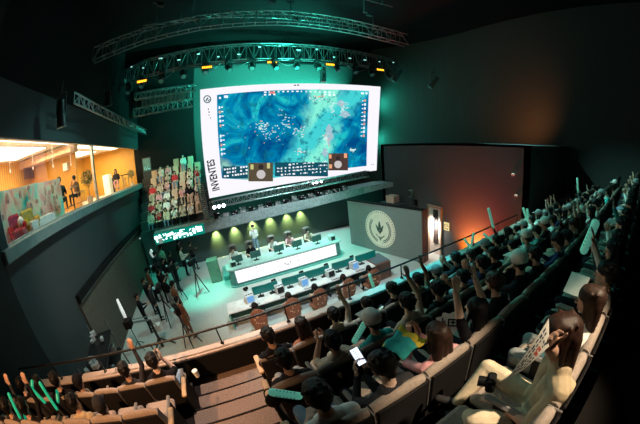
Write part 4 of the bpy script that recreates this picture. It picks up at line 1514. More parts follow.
# ---- doorway on the right wall, exit sign
yA = at(430, 230, 0, XR).y; yB = at(441, 230, 0, XR).y
zD = at(435, 206, 0, XR).z
dw = empty('door_1', (XR, (yA + yB) / 2, FL)); dw['kind'] = 'structure'
wd = yA - yB
LITC = mat('doorway_plaster', (.62, .55, .50), .7)
hD = zD - FL
MB().box((.0, 0, hD / 2), (.05, wd, hD)).build('door_opening', LITC, dw)
MB().box((-.05, -wd * .1, hD * .60), (.05, wd * .38, hD * .72)).build('door_leaf', mat('door_dark', (.03, .022, .02), .5), dw)
MB().box((-.09, -wd * .0, hD * .66), (.04, wd * .10, hD * .26)).build('door_glass', emis('door_lit_glass', (.8, .9, 1.0), .9), dw)
for q in (-1, 1): MB().box((-.04, q * (wd / 2 + .05), hD / 2), (.12, .1, hD + .1)).build('door_frame', mat('door_frame_wood', (.30, .20, .14), .6), dw)
MB().box((-.04, 0, hD + .05), (.12, wd + .2, .1)).build('door_frame', mat('door_frame_wood', (.30, .20, .14), .6), dw)
p = at(446.5, 225, 0, XR - .03)
t = empty('exit_sign', p, 0, 'small lit yellowish sign on the wall right of the doorway', 'sign')
MB().box((0, 0, 0), (.05, .34, .42), bev=.01).build('sign_box', emis('exit_sign_face', (1, .8, .35), .9), t)
mb = MB()
for (y, z, w, h) in ((.08, .1, .1, .03), (.08, 0, .1, .03), (.12, .05, .03, .12), (-.06, .1, .03, .1), (-.1, .04, .12, .03), (.05, -.1, .18, .03), (-.08, -.12, .05, .08)):
    mb.box((-.03, y, z), (.008, w, h))
mb.build('sign_marks', mat('sign_brown', (.18, .10, .04), .6), t)
for px, py, lab in ((513, 173, 'small pale wall fixture high on the dark right wall'), (516, 194, 'small pale wall fixture lower on the dark right wall')):
    p = at(px, py, 0, XR - .05)
    t = empty('wall_fixture', p, 0, lab, 'fixture')
    MB().box((0, 0, 0), (.08, .12, .07), bev=.01).build('housing', mat('fixture_cream', (.85, .6, .5), .5, emit=.25), t)
    MB().cyl((-.04, 0, -.02), (-.09, 0, -.05), .02).build('bracket', METAL, t)

# ================================================================ CREW at stage left
def tripod_cam(loc, rz, label, h=1.5):
    t = empty('broadcast_camera', loc, rz, label, 'camera', 'broadcast cameras among the crew')
    for i in range(3):
        a = 2 * PI * i / 3 + .3
        MB().cyl((0, 0, h * .75), (.42 * math.cos(a), .42 * math.sin(a), .02), .03, .022).build('leg', METAL, t)
    MB().cyl((0, 0, h * .7), (0, 0, h), .045).build('column', METAL, t)
    MB().box((0, 0, h + .15), (.18, .5, .26), bev=.02).build('camera_body', BLACK, t)
    MB().cyl((0, .25, h + .15), (0, .48, h + .15), .075, .09).build('lens', METAL, t)
    MB().box((-.16, -.1, h + .25), (.12, .04, .1)).build('viewfinder', mat('viewfinder_lit', (.2, .5, .5), .4, emit=.4), t)
    MB().cyl((.05, -.2, h + .05), (.22, -.6, h - .1), .012).build('pan_handle', METAL, t)
    return t


CREW = [(180, 290, 'black', 'black'), (168, 272, 'beige', 'black'), (156, 312, 'black', 'charcoal'), (186, 318, 'brown', 'black'), (197, 268, 'charcoal', 'black'), (172, 288, 'black', 'white'), (163, 280, 'charcoal', 'black'), (178, 280, 'black', 'charcoal'), (188, 274, 'white', 'black'), (158, 300, 'brown', 'black'),
        (170, 302, 'black', 'black'), (162, 318, 'charcoal', 'black'), (176, 310, 'black', 'grey'), (193, 336, 'rust', 'brown'), (152, 330, 'black', 'black'), (185, 266, 'black', 'black')]
SPOT = ['behind the lit floor camera', 'close to the reflector board', 'under the narrow softbox', 'between crane and desk', 'beside the olive cabinet', 'among the tripods', 'at the left wall', 'behind the tall tripod', 'nearest the backdrop', 'by the leftmost stand', 'beside the crane', 'before the crane arm', 'in front of the tripod group', 'nearest the balcony rail', 'deep in the left shade', 'behind all the cameras']
for i, (px, py, tp, bt) in enumerate(CREW):
    p = at(px, py, 2, FL)
    person('stand_hold' if i % 2 == 0 else 'stand_rest', p, -.9 + .4 * math.sin(i * 2.1), 'crew member in %s top and %s trousers standing %s' % (tp, bt, SPOT[i]), 'stage crew beside the lounge wall', tp, bt, SKIN, None, 1.0, 'black' if i % 3 == 0 else None)
for i, (px, py, lab) in enumerate(((182, 298, 'tall tripod camera at the edge of the lit stage floor'), (202, 292, 'tripod camera nearest the stage table'), (166, 296, 'tripod camera among the crew'),
                                   (173, 322, 'tripod camera beside the crane base'), (195, 347, 'tripod camera closest to the balcony rail'))):
    tripod_cam(at(px, py, 2, FL), -.8 + .3 * i, lab)
# crane
bp = at(163, 345, 2, FL)
t = empty('camera_crane', bp, 0, 'white camera crane arm reaching up and left from the crew area', 'crane')
tip = at(128, 322, 2, FL + 2.2) - bp
MB().cyl((0, 0, 0), (0, 0, 1.2), .06).build('column', METAL, t)
for i in range(3):
    a = 2 * PI * i / 3
    MB().cyl((0, 0, .4), (.6 * math.cos(a), .6 * math.sin(a), .02), .035).build('leg', METAL, t)
MB().cyl((0, 0, 1.2), tip, .035).cyl((0, 0, 1.34), tip + V((0, 0, .1)), .02).build('arm', STEEL, t)
MB().cyl((0, 0, 1.2), -tip * .3 + V((0, 0, 1.2)), .04).box(-tip * .3 + V((0, 0, 1.2)), (.3, .3, .25)).build('counterweight', WHITE, t)
MB().box(tip, (.25, .3, .25), bev=.02).build('camera_head', BLACK, t)
# lamps with pale soft heads
for px, py, z, w, h, lab, es in ((122.5, 310, -4.35, .2, 1.0, 'narrow pale lit softbox lamp left of the crew', 1.0), (152, 252, -4.7, .55, .55, 'white square reflector board by the left wall', .7), (140, 237, -4.6, .1, .1, 'small lamp on the left wall end', .5)):
    p = at(px, py, 2, z)
    if p.x < XL + .3: p = at(px, py, 0, XL + .35)
    t = empty('softbox_lamp', (p.x, p.y, FL), -.8, lab, 'lamp', 'lamps left of the stage')
    hh = p.z - FL
    MB().cyl((0, 0, 0), (0, 0, hh), .02).build('stand', METAL, t)
    for i in range(3):
        a = 2 * PI * i / 3
        MB().cyl((0, 0, .35), (.35 * math.cos(a), .35 * math.sin(a), .02), .014).build('leg', METAL, t)
    MB().prism([(-w / 2, 0), (0, -h / 2), (w / 2, 0), (0, h / 2)], -.05, .05, Matrix.Translation((0, 0, hh)) @ Matrix.Rotation(PI / 2, 4, 'X') if True else None).build('soft_head', mat('softbox_%d' % int(es * 10), (.85, .9, .88), .6, emit=es * .6), t)
# scaffolding with stored gear at the near end of the lower left wall
o = V((-5.3, 6.9, FL))
t = empty('gear_cart', o, .2, 'metal cart of stored gear below the left end of the rail', 'cart')
for x in (-.4, .4):
    for y in (-1.1, 1.1): MB().cyl((x, y, 0), (x, y, 2.2), .03).build('upright', STEEL, t)
for z in (.4, 1.1, 1.8): MB().box((0, 0, z), (.86, 2.3, .04)).build('shelf', METAL, t)
mb = MB()
for i in range(26):
    mb.box((r6.uniform(-.3, .3), r6.uniform(-1, 1), r6.choice((.5, 1.2, 1.9)) + r6.uniform(0, .1)), (r6.uniform(.06, .2), r6.uniform(.06, .25), r6.uniform(.08, .2)), rotm(rz=r6.uniform(0, 3)))
g_ = mb.build('stored_gear', mat('gear_grey', (.5, .52, .55), .4), t); g_['kind'] = 'stuff'

# ================================================================ LOUNGE behind the left windows
x0, x1 = XL - .32, XL - 5.4
LW = bpy.data.materials.new('wood_panelling'); LW.use_nodes = True
nt = LW.node_tree; b = nt.nodes['Principled BSDF']; tcx = nt.nodes.new('ShaderNodeTexCoord')
wv = nt.nodes.new('ShaderNodeTexWave'); wv.inputs['Scale'].default_value = 1.6; wv.inputs['Distortion'].default_value = .6; wv.bands_direction = 'Y'; wv.inputs['Detail'].default_value = 3
nt.links.new(tcx.outputs['Object'], wv.inputs['Vector'])
rc = nt.nodes.new('ShaderNodeValToRGB'); rc.color_ramp.elements[0].color = (.52, .25, .03, 1); rc.color_ramp.elements[1].color = (.74, .42, .06, 1)
nt.links.new(wv.outputs['Fac'], rc.inputs['Fac']); nt.links.new(rc.outputs['Color'], b.inputs['Base Color']); b.inputs['Roughness'].default_value = .5
LZ0, LZ1 = wz0 - .18, 2.15
m = MB(); m.box(((x0 + x1) / 2, 13.6, LZ0 - .05), (x0 - x1, 16.6, .1)); struct('floor.001', m, mat('lounge_floor', (.55, .45, .36), .5))
m = MB(); m.box((x1, 13.6, (LZ0 + LZ1) / 2), (.1, 16.6, LZ1 - LZ0 + .2)); struct('wall_left.002', m, LW)
m = MB(); m.box(((x0 + x1) / 2, 21.8, (LZ0 + LZ1) / 2), (x0 - x1, .1, LZ1 - LZ0 + .2)); struct('wall_back.002', m, LW)
m = MB(); m.box(((x0 + x1) / 2, 5.3, (LZ0 + LZ1) / 2), (x0 - x1, .1, LZ1 - LZ0 + .2)); struct('wall_left.003', m, LW)
m = MB(); m.box(((x0 + x1) / 2, 13.6, LZ1 + .05), (x0 - x1 + .3, 16.6, .1)); struct('ceiling.001', m, mat('lounge_ceiling', (.85, .80, .74), .7))
m = MB(); m.box(((x0 + x1) / 2 - .6, 13.6, 1.93), (x0 - x1 - 1.2, .9, .34)); struct('trim_8', m, mat('bulkhead', (.62, .40, .26), .6))
# slanted partition of the second room
m = MB(); m.box((XL - 3.6, 14.2, (LZ0 + LZ1) / 2), (3.6, .12, LZ1 - LZ0)); struct('wall_left.004', m, LW)
LIT = emis('lounge_light', (1, .86, .66), 3.6)
for i, (cx, cy, sx, sy, lab) in enumerate(((x0 - 1.1, 9.6, .55, 8.0, 'long glowing ceiling light strip along the lounge window'), (x0 - 3.2, 9.4, 2.2, 5.4, 'large glowing ceiling panel deep in the near lounge'),
                                     (x0 - 1.6, 17.7, .6, 6.6, 'glowing ceiling light strip in the far lounge'), (x0 - 3.4, 17.6, 1.6, 4.0, 'wide glowing ceiling panel in the far lounge'))):
    t = empty('ceiling_light', (cx, cy, LZ1), 0, lab, 'ceiling light', 'lounge ceiling lights')
    MB().box((0, 0, -.02), (sx + .08, sy + .08, .04)).build('frame', WHITE, t)
    MB().box((0, 0, -.05), (sx, sy, .02)).build('diffuser', LIT, t)
# painted mural screen near the window
def mural_mat():
    m = bpy.data.materials.new('mural_paint'); m.use_nodes = True
    nt = m.node_tree; b = nt.nodes['Principled BSDF']
    tc = nt.nodes.new('ShaderNodeTexCoord'); nz = nt.nodes.new('ShaderNodeTexNoise'); nz.inputs['Scale'].default_value = 1.3; nz.inputs['Detail'].default_value = 3; nz.inputs['Distortion'].default_value = 1
    nt.links.new(tc.outputs['Object'], nz.inputs['Vector'])
    r = nt.nodes.new('ShaderNodeValToRGB'); r.color_ramp.interpolation = 'LINEAR'
    es = r.color_ramp.elements; es[0].position = .33; es[0].color = (.06, .75, .68, 1); es[1].position = .68; es[1].color = (.9, .38, .28, 1)
    for p_, c_ in ((.43, (.45, .80, .62)), (.5, (.85, .74, .52)), (.58, (.92, .60, .50))):
        q = es.new(p_); q.color = (*c_, 1)
    nt.links.new(nz.outputs['Fac'], r.inputs['Fac']); nt.links.new(r.outputs['Color'], b.inputs['Base Color'])
    return m
MUR = mural_mat()
t = empty('mural_screen', (XL - .9, 8.4, LZ0), 0, 'colourful painted folding screen in cyan and pink behind the near lounge window', 'screen')
for i in range(5):
    R = rotm(rz=.25 if i % 2 else -.25)
    MB().box((.0, -2.0 + i * .95, .72), (.04, .98, 1.44), R).build('panel', MUR, t)
mb = MB()
r7 = random.Random(2)
for i in range(26):
    y = r7.uniform(-2.2, 2.0); z = r7.uniform(.2, 1.35)
    mb.ell((.15, y, z), (.02, r7.uniform(.04, .14), r7.uniform(.05, .18)), 10, 6)
mb.build('painted_figures', mat('mural_figure', (.55, .28, .20), .7, var=.6, scale=5), t)
# lounge people and furniture
def lounge(px, py, dx=.9):
    p = at(px, py, 0, XL - dx); p.z = LZ0; return p
p = at(66, 205, 0, XL - 1.0)
stool0 = empty('bar_stool', (0, 0, 0))
MB().cyl((0, 0, .72), (0, 0, .77), .17, n=18).build('seat', TANW, stool0)
for i in range(4):
    a = PI / 4 + i * PI / 2
    MB().cyl((.1 * math.cos(a), .1 * math.sin(a), .73), (.2 * math.cos(a), .2 * math.sin(a), 0), .016).build('leg', TANW, stool0)
MB().tube([V((.16 * math.cos(a), .16 * math.sin(a), .3)) for a in [2 * PI * i / 4 + PI / 4 for i in range(5)]], .01, 6).build('foot_ring', METAL, stool0)
remember(stool0)
sp = [(60, 'under the person in the hat'), (77, 'under the person in brown'), (82, 'nearest the potted tree'), (118, 'in front of the far window'), (126, 'at the far bar table')]
for i, (px, lab) in enumerate(sp):
    p = at(px, 190, 0, XL - 1.0)
    o = stool0 if i == 0 else copy_tree(stool0)
    o.location = (p.x, p.y, LZ0)
    tag(o, 'wooden bar stool in the lounge %s' % lab, 'stool', 'bar stools in the lounge')
    if i in (0, 1, 3):
        person(['lap', 'chin', 'lap', 'lap_long', 'lap'][i], V((p.x, p.y + .05, LZ0 + .22)), .4 + i,
               ['person in a black coat and dark hat on a lounge stool', 'person in brown leaning on a lounge stool', '', 'person in grey seated by the far lounge window'][i], 'people in the lounge', ['black', 'brown', '', 'charcoal'][i], ['charcoal', 'black', '', 'pink'][i], SKIN, None, 1, 'black' if i == 0 else None)
t = empty('bar_table', (at(72, 190, 0, XL - .9).x, at(72, 190, 0, XL - .9).y, LZ0), 0, 'high round bar table between the lounge stools', 'table')
MB().cyl((0, 0, .98), (0, 0, 1.02), .35, n=20).build('tabletop', TANW, t)
MB().cyl((0, 0, .03), (0, 0, .98), .035).cyl((0, 0, 0), (0, 0, .03), .24, n=18).build('pedestal', METAL, t)
t = empty('bar_table', (at(123, 180, 0, XL - .9).x, at(123, 180, 0, XL - .9).y, LZ0), 0, 'high bar table behind the far lounge window', 'table')
MB().box((0, 0, 1.0), (.6, 1.3, .05)).build('tabletop', mat('dark_top', (.08, .05, .04), .4), t)
for a, b in ((-.25, -.6), (.25, -.6), (-.25, .6), (.25, .6)): MB().cyl((a, b, 0), (a, b, .98), .03).build('leg', TANW, t)
# potted trees
LEAF = mat('leaf_green', (.16, .15, .05), .6, var=.4)
for px, s, lab in ((89, 1.0, 'bushy potted tree in a white pot beside the window post'), (136, .8, 'small potted tree at the far end of the lounge')):
    p = at(px, 190, 0, XL - .7); p.y = min(p.y, 20.9)
    t = empty('potted_tree', (p.x, p.y, LZ0), 0, lab, 'plant')
    MB().cyl((0, 0, 0), (0, 0, .42 * s), .13 * s, .18 * s, 16).build('pot', mat('pot_cream', (.8, .7, .55), .5), t)
    mb = MB(); mb.cyl((0, 0, .4 * s), (.03, 0, .95 * s), .025, .015)
    for i in range(7):
        a = i * .9; mb.cyl((.02, 0, .8 * s), (.3 * math.cos(a) * s, .3 * math.sin(a) * s, (1.15 + .1 * (i % 3)) * s), .012, .006)
    mb.build('trunk', mat('bark', (.2, .12, .07), .8), t)
    mb = MB()
    r8 = random.Random(px)
    for i in range(330):
        a = r8.uniform(0, 2 * PI); e_ = math.acos(r8.uniform(-.8, 1)); q = r8.uniform(.5, 1)
        c = V((math.cos(a) * math.sin(e_) * .36 * q, math.sin(a) * math.sin(e_) * .36 * q, 1.22 + math.cos(e_) * .38 * q)) * s
        R = rotm(r8.uniform(0, 3), r8.uniform(0, 3), r8.uniform(0, 3))
        mb.add([c + R @ V(v) * s for v in ((0, -.06, 0), (.025, 0, .006), (0, .07, 0), (-.025, 0, .006))], [[0, 1, 2, 3]])
    mb.build('foliage', LEAF, t)
for px, py, lab, w, h, mm in ((50, 178, 'dark green standing board deep in the lounge', 1.3, 1.7, mat('board_green', (.05, .08, .06), .6)),
                          (29, 172, 'dark wall cabinet on the lounge wall', .9, .5, mat('cabinet_brown', (.10, .04, .02), .5)),
                          (70, 165, 'square white notice on the wooden lounge wall', .35, .35, WHITE), (121, 163, 'tall black panel in the far lounge', .7, 1.0, BLACK),
                          (107, 175, 'white upright partition in the far lounge', .7, 1.3, WHITE)):
    p = at(px, py, 0, XL - (4.9 if px < 60 else 2.4))
    if px == 70: p.y = min(p.y, 14.05)
    p.y = min(p.y, 20.9)
    nm = {50: 'standing_board', 29: 'wall_cabinet', 70: 'wall_notice', 121: 'tall_panel', 107: 'white_partition'}[px]
    t = empty(nm, (p.x, p.y, p.z if px in (29, 70) else LZ0), 0, lab, {50: 'board', 29: 'cabinet', 70: 'notice', 121: 'panel', 107: 'partition'}[px])
    zc = 0 if px in (29, 70) else h / 2
    MB().box((0, 0, zc), (.5 if px in (107,) else (.08 if px != 70 else .3), w, h), bev=.01).build('panel', mm, t)
for px, py, lab, mm in ((18, 232, 'red armchair by the near lounge window', CL['red']), (31, 222, 'yellow green armchair by the lounge window', CL['yellow'])):
    p = at(px, py, 0, XL - .55)
    t = empty('lounge_armchair', (p.x, p.y, LZ0), -.4, lab, 'armchair')
    MB().box((0, 0, .28), (.5, .55, .24), bev=.06).build('seat', mm, t)
    MB().box((-.22, 0, .52), (.14, .55, .5), bev=.05).build('backrest', mm, t)
    for q in (-1, 1): MB().box((0, q * .27, .42), (.5, .1, .2), bev=.04).build('armrest', mm, t)
    for a in (-.2, .2):
        for b in (-.2, .2): MB().cyl((a, b, 0), (a, b, .18), .02).build('leg', TANW, t)
t = empty('white_cushion', at(22, 228, 0, XL - .5), .3, 'white cushion on the red armchair', 'cushion'); t.location.z = LZ0 + .42
MB().ell((0.02, 0, .1), (.1, .18, .14)).build('cover', WHITE, t)
p = at(42, 222, 0, XL - .4)
t = empty('magazine_row', (p.x, p.y, LZ0), 0, 'row of white pamphlets lying on the inner window sill', 'pamphlets')
MB().box((0, 0, .2), (.3, 1.5, .4)).build('low_shelf', WHITE, t)
mb = MB()
for i in range(9): mb.box((0, -.65 + i * .16, .41), (.2, .1, .02))
mb.build('pamphlets', PAPER, t)
# hanging cable lamps seen as thin lines
for px in (9, 32, 52, 70):
    p = at(px, 150, 0, XL - 1.6)
    t = empty('pendant_rod', (p.x, p.y, LZ1), 0, 'thin pendant rod hanging in the lounge above %s' % {9: 'the near mural end', 32: 'the mural middle', 52: 'the green board', 70: 'the bar table'}[px], 'pendant')
    MB().cyl((0, 0, 0), (0, 0, -.9), .008).build('rod', WHITE, t); MB().cyl((0, 0, -.9), (0, 0, -1.0), .025).build('lamp_tip', WHITE, t)
# small side window right of the lounge, its teal reflection put in as glow
t = empty('side_window', at(147, 164, 1, 21.4), 0, 'small pane with a painted teal reflection on the dark wall beside the far lounge window', 'display')
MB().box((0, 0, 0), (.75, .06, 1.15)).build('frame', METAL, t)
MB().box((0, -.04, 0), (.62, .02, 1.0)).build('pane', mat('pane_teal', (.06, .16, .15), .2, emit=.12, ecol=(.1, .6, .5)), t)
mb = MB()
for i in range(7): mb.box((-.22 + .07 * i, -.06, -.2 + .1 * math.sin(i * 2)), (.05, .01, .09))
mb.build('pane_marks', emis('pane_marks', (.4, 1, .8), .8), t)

# ================================================================ OVERHEAD RIG
t1, S1 = truss('curved_truss', [(-6.0, 17.4, 6.3), (-4.3, 16.3, 6.3), (-.8, 15.6, 6.3), (2, 15.2, 6.25), (6.4, 15.3, 6.3), (9.8, 15.5, 6.25), (12.6, 15.4, 6.0)], .95, .042, 'long curved black and silver truss over the screen', bays=44)
truss('curved_truss', [(-5.9, 11.9, 5.7), (-3.4, 12.1, 6.2), (-.8, 12.1, 6.5), (3, 11.6, 6.5), (6, 11.3, 6.3), (9.3, 10.6, 5.8)], .6, .03, 'second curved truss nearer the stand, high above the stage', bays=30, m=STEEL)
truss('side_truss', [(-5.2, 9.2, 3.05), (-5.3, 15, 3.0), (-5.3, 20.5, 2.9)], .35, .035, 'straight truss running back along the left wall above the lounge windows', bays=24)
truss('rear_truss', [(-5.8, 19.2, 4.2), (-1.5, 19.2, 4.2)], .5, .035, 'short straight truss in the dark corner left of the screen', bays=12)
truss('corner_truss', [(-5.5, 18.4, 5.0), (-1.2, 18.6, 5.0)], .4, .035, 'short straight truss above the dark duct left of the screen', bays=12)
# dark duct grid in the back left corner
t = empty('air_duct', (-3.4, 19.6, 4.6), 0, 'ribbed dark air duct in the ceiling corner left of the screen', 'duct')
MB().box((0, 0, 0), (3.6, 1.0, .7), bev=.05).build('duct_body', mat('duct_dark', (.06, .065, .065), .5), t)
mb = MB()
for i in range(12): mb.box((-1.7 + i * .3, 0, 0), (.04, 1.06, .76))
mb.build('duct_ribs', mat('duct_rib', (.12, .12, .12), .5), t)
# catwalk lines on the ceiling
for i, (y, z, xa, xb) in enumerate(((13.6, 7.1, -4, 8), (10.2, 7.0, -3, 8), (7.4, 6.8, -1, 8.5))):
    t = empty('ceiling_pipe', (xa, y, z), 0, ['rearmost', 'middle', 'nearest'][i] + ' thin ceiling pipe with drop brackets above the stage', 'pipe', 'ceiling pipes')
    MB().cyl((0, 0, 0), (xb - xa, 0, 0), .03).build('pipe', STEEL, t)
    mb = MB()
    for k in range(9): mb.box(((xb - xa) * (k + .5) / 9, 0, .2), (.06, .05, .45))
    mb.build('brackets', STEEL, t)
t = empty('ceiling_hatch', (5.2, 8.4, 6.9), .25, 'square metal frame hanging from the ceiling right of centre', 'frame')
mb = MB()
c4_ = [V((-.9, -.7, 0)), V((.9, -.7, 0)), V((.9, .7, 0)), V((-.9, .7, 0))]
for i in range(4): mb.cyl(c4_[i], c4_[(i + 1) % 4], .03)
mb.build('frame_tube', STEEL, t)
t = empty('ceiling_plate', (1.0, 8.6, 6.9), 0, 'small pale teal lit plate on the ceiling grid', 'plate')
MB().box((0, 0, 0), (.55, .4, .05), rotm(.2, .3, .2)).build('plate', mat('plate_grey', (.45, .5, .5), .4), t)

# cables and small working lights on the rig
r9 = random.Random(31)
for i in range(16):
    u = .04 + .92 * i / 15
    p = S1(u)
    t = empty('truss_lamp', p + V((0, -.12, -r9.uniform(.1, .75))), 0, 'small working lamp clamped to the curved truss, %s from the lounge side' % ORD[i], 'lamp', 'small lamps clamped to the curved truss')
    w_ = r9.uniform(.14, .34)
    MB().box((0, 0, 0), (w_, .14, .12), rotm(0, r9.uniform(-.5, .5), 0), bev=.02).build('housing', METAL, t)
    MB().box((0, -.08, 0), (w_ * .7, .02, .05)).build('diode_strip', mat('diode_strip', (.5, .8, .8), .4, emit=.9, ecol=(.5, 1, 1)), t)
for i, (ua, ub, dz) in enumerate(((.28, .36, .55), (.36, .45, .4), (.52, .60, .45), (.66, .74, .5), (.76, .86, .5), (.12, .22, .5))):
    a, b = S1(ua) + V((0, -.05, -.95)), S1(ub) + V((0, -.05, -.95))
    t = empty('hanging_cable', a, 0, 'sagging cable loop below the curved truss, %s from the lounge side' % ORD[i], 'cable', 'cable loops under the curved truss')
    MB().tube([(b - a) * (k / 10) + V((0, 0, -dz * 4 * (k / 10) * (1 - k / 10))) for k in range(11)], .022, 6).build('cable', STEEL, t)
for i in range(9):
    x = -4.5 + 1.6 * i
    t = empty('equipment_bracket', (x, 9.2 + (i % 3) * 1.6, 7.5), r9.uniform(-.3, .3), 'steel hook bracket hanging from the ceiling, %s from the lounge side' % ORD[i], 'bracket', 'ceiling brackets')
    MB().box((0, 0, -.45), (.06, .06, .9)).box((.2, 0, -.88), (.45, .06, .06)).build('arm', STEEL, t)
    MB().box((.3, 0, -.98), (.3, .2, .14), rotm(0, .2, 0)).build('junction_box', METAL, t)

# amber displays on the truss
AMB = emis('amber_led', (1, .42, .02), 3.0)
for i, (px, py) in enumerate(((88, 99), (142, 80), (207, 66), (272, 61), (330, 63.3), (380, 68.5), (415, 75.5))):
    p = at(px, py, 1, 15.3 if i > 0 else 16.0)
    t = empty('amber_sign', p, 0, 'small glowing amber display on the curved truss, %s from the lounge side' % ORD[i], 'display', 'amber displays on the truss')
    MB().box((0, 0, 0), (.62, .08, .2), bev=.01).build('housing', METAL, t)
    mb = MB()
    for k in range(6): mb.box((-.24 + k * .096, -.045, 0), (.07, .01, .12))
    mb.build('digits', AMB, t)
    MB().box((0, .05, .2), (.05, .05, .3)).build('bracket', METAL, t)


# moving head lights
mh0 = empty('moving_head_light', (0, 0, 0))
MB().box((0, 0, -.08), (.36, .3, .16), bev=.03).build('base', METAL, mh0)
MB().box((-.2, 0, -.32), (.05, .14, .4), bev=.01).box((.2, 0, -.32), (.05, .14, .4), bev=.01).box((0, 0, -.17), (.42, .16, .05)).build('yoke', METAL, mh0)
hd = MB(); R = rotm(rx=-.6)
hd.cyl(V((0, 0, -.42)) + R @ V((0, 0, .2)), V((0, 0, -.42)) + R @ V((0, 0, -.26)), .13, .17, 16)
hh = hd.build('lamp_head', METAL, mh0)
MB().cyl(V((0, 0, -.42)) + R @ V((0, 0, -.261)), V((0, 0, -.42)) + R @ V((0, 0, -.275)), .14, .14, 16).build('lens', mat('lamp_lens', (.06, .14, .14), .2, emit=.02, ecol=(.3, 1, .9)), hh)
remember(mh0)
U = [.03, .10, .17, .24, .31, .38, .45, .52, .59, .66, .73, .80, .87, .94]
for i, u in enumerate(U):
    o = mh0 if i == 0 else copy_tree(mh0)
    p = S1(u)
    o.location = p + V((0, .0, -.95))
    o.rotation_euler = (0, 0, r6.uniform(-.8, .8))
    tag(o, 'black moving head stage light under the curved truss, %s from the lounge side' % ORD[i], 'stage light', 'moving head lights on the curved truss')
# three big lamps hanging further out, seen against the walls
def spotcan(px, py, y, label, ln=1.0, tilt=.4, sx=.0, m=METAL):
    p = at(px, py, 1, y)
    t = empty('hanging_spotlight', p, 0, label, 'spotlight', 'hanging spotlights')
    R = rotm(rx=tilt, ry=sx)
    MB().cyl(R @ V((0, 0, ln * .5)), R @ V((0, 0, -ln * .5)), .13, .19, 14).build('barrel', m, t)
    MB().cyl(R @ V((0, 0, -ln * .5)), R @ V((0, 0, -ln * .52)), .17, .17, 14).build('lens', mat('lamp_lens', (.5, .9, .85), .2), t)
    MB().tube([V((-.2, 0, 0)), V((-.2, 0, ln * .5 + .2)), V((.2, 0, ln * .5 + .2)), V((.2, 0, 0))], .02, 6).cyl((0, 0, ln * .5 + .2), (0, 0, ln * .5 + .6), .025).build('yoke', METAL, t)
spotcan(61, 112, 8.6, 'large black spotlight hanging at the far left end of the truss', .8, .1)
spotcan(397, 74, 13.5, 'black spotlight tilted down right of the screen', .9, .3, .5, mat('lamp_teal', (.10, .22, .22), .4, .3))
spotcan(434, 81, 12.5, 'rightmost black spotlight tilted down beside the upper wall', .9, .3, .6, mat('lamp_teal', (.10, .22, .22), .4, .3))
spotcan(108, 97, 12.0, 'black spotlight hanging over the left lounge windows', .6, .2)

# ================================================================ LIGHT
def light(kind, loc, power, color, size=.5, target=None, angle=60, blend=.6, name='light', sy=None):
    ld = bpy.data.lights.new(name, kind)
    ld.energy = power; ld.color = color
    if kind == 'SPOT': ld.spot_size = math.radians(angle); ld.spot_blend = blend; ld.shadow_soft_size = size
    elif kind == 'AREA':
        ld.size = size
        if sy: ld.shape = 'RECTANGLE'; ld.size_y = sy
    else: ld.shadow_soft_size = size
    o = bpy.data.objects.new(name, ld); col.objects.link(o); o.location = loc
    if target is not None:
        o.rotation_euler = (V(target) - V(loc)).to_track_quat('-Z', 'Y').to_euler()
    return o


TEAL = (.05, 1, .70); TEALS = (.68, 1, .90); WARM = (1, .62, .36)
# stage wash from the truss
light('SPOT', (-1, 12.5, 5.6), 6500, TEAL, .2, (-1.9, 12.9, FL), 20, .9)
light('SPOT', (3, 10.5, 5.8), 3600, TEALS, .3, (2.2, 12.6, FL), 54, .7)
light('SPOT', (6, 11.5, 5.6), 2200, TEAL, .3, (5.8, 14.5, FL), 44, .7)
light('SPOT', (2.5, 5.5, 5.5), 2700, (.88, .95, 1), .3, (2.8, 9.3, FL), 50, .7)
light('SPOT', (-3, 12.5, 5.6), 2600, TEAL, .2, (-5.5, 17.5, -4.3), 40, .9)
light('SPOT', (2.5, 9.0, 5.0), 2200, (.7, 1, .9), .3, (8.0, 10.0, -4.8), 34, .9)
light('SPOT', (5, 12.0, 5.2), 1500, TEAL, .3, (5, 17.4, -5), 75, .8)
light('SPOT', (-4, 12, 5.0), 700, (.9, 1, .95), .2, (-3.6, 12.6, FL), 36, .9)
# wall around the screen
light('AREA', (5.6, 18.4, 3.2), 3300, TEAL, 9, (4.9, 21.7, 4.2), sy=.6)
light('SPOT', (11.3, 16.9, 3.0), 420, TEAL, .5, (13.6, 15.6, 2.6), 168, 1)
light('SPOT', (11.3, 17.2, .2), 320, TEAL, .5, (13.4, 16.2, 0), 168, 1)
light('SPOT', (5, 12.6, 2.6), 4500, TEAL, .3, (3.5, 15.6, 6.2), 110, .8)  # added to brighten the truss chords from below
light('SPOT', (5, 8.6, 2.5), 1500, TEAL, .3, (4, 11.5, 6.5), 110, .8)  # added likewise for the second truss
light('SPOT', (4, 13.4, 1.2), 2600, (.8, .95, 1), .2, (3.6, 16.6, -3.4), 95, .8)
# backdrop cones, one small lamp each
for px in (214, 233.5, 253, 271, 288.5, 302.5):
    p = at(px, 225, 1, 17.25)
    light('SPOT', (p.x, 17.1, -4.05 if px > 240 else -4.18), 330, (1, 1, .30), .02, (p.x, 17.4, -4.62), 74, 1, 'backdrop_lamp')
# orange and red glow on the right wall
light('SPOT', (8.9, 7.2, -5.7), 1100, (1, .12, .0), .1, (9.6, 6.7, -4.4), 130, 1)
light('SPOT', (8.8, 6.6, -5.4), 700, (1, .03, .16), .1, (9.6, 6.9, -3.7), 100, 1)
light('SPOT', (9.1, 6.4, -5.4), 1300, (1, .45, .0), .1, (9.6, 6.6, -5.0), 110, 1)
light('SPOT', (12.0, 5.6, .2), 260, (1, .35, .10), .2, (14.5, 7.2, 2.0), 120, 1)
light('AREA', (9.25, (yA + yB) / 2, -4.4), 60, (1, .85, .75), .6, (9.6, (yA + yB) / 2, -4.6))
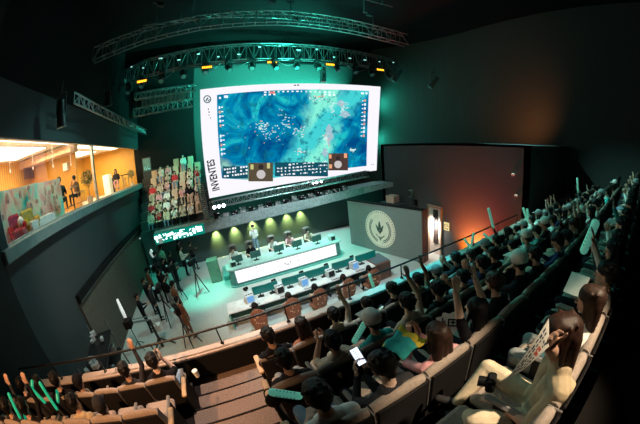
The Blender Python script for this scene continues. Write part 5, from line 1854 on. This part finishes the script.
# warm house light on the side block, then spots on parapet and crowd
light('SPOT', (-4.5, -2.5, 4.5), 4200, (1, .50, .22), .1, (-2.6, 2.8, -2.8), 40, .8)
light('SPOT', (-1.5, 6.5, 5.5), 4500, (1, .74, .58), .1, (-1.4, 4.1, -2.9), 36, .9)  # added to warm the left part of the parapet
light('SPOT', (1.2, 7.5, 5.5), 2800, (.75, .95, .9), .1, (1.2, 4.1, -2.9), 26, .9)
light('SPOT', (.5, 7.5, 5.5), 420, (.6, .95, .9), .1, (.6, 2.0, -2.2), 34, .8)
light('SPOT', (3.5, -2.5, 4.0), 3800, (1, .78, .52), .1, (1.34, .32, -1.4), 14, .7)  # added narrow spot to brighten the khaki shirt and cream trousers
light('SPOT', (3.5, 8.5, 5.0), 5500, (.1, .9, 1), .1, (3.5, 4.15, -2.9), 24, .8)  # added to turn the right part of the parapet cyan
light('SPOT', (5.5, 9.5, 5.0), 1500, (.12, 1, .8), .1, (5.5, 1.6, -2.2), 50, .8)
light('SPOT', (9.5, 9.0, 5.0), 4500, (.35, 1, .85), .1, (10.5, 2.0, -2.0), 55, .8)
# lounge
light('AREA', (XL - 2.4, 9.5, 1.95), 420, (1, .78, .46), 3, (XL - 2.4, 9.5, -1), sy=7)
light('AREA', (XL - 2.4, 17.8, 1.95), 420, (1, .78, .46), 3, (XL - 2.4, 17.8, -1), sy=6)
light('SPOT', (-3, 15.5, 5), 1300, (1, .92, .9), .2, (-3.2, 19, -1.6), 40, .8)
light('SPOT', (-2.5, 6, 3), 900, (1, .85, .7), .3, (-6, 9.5, -5), 50, .9)
light('SPOT', (-1, 11, 5), 1100, (.35, 1, .9), .3, (-6.2, 9.0, -2), 70, .9)

w = bpy.data.worlds.new('world'); bpy.context.scene.world = w; w.use_nodes = True
w.node_tree.nodes['Background'].inputs[0].default_value = (.006, .010, .012, 1)
w.node_tree.nodes['Background'].inputs[1].default_value = .25

vs_ = bpy.context.scene.view_settings
vs_.view_transform = 'Standard'; vs_.look = 'None'; vs_.gamma = 1; vs_.exposure = 0; vs_.use_curve_mapping = False

for o in list(col.objects):
    if '_k' in o: del o['_k']
    if '_n' in o: del o['_n']
    if o.parent is None: o.location.z += ZOFF
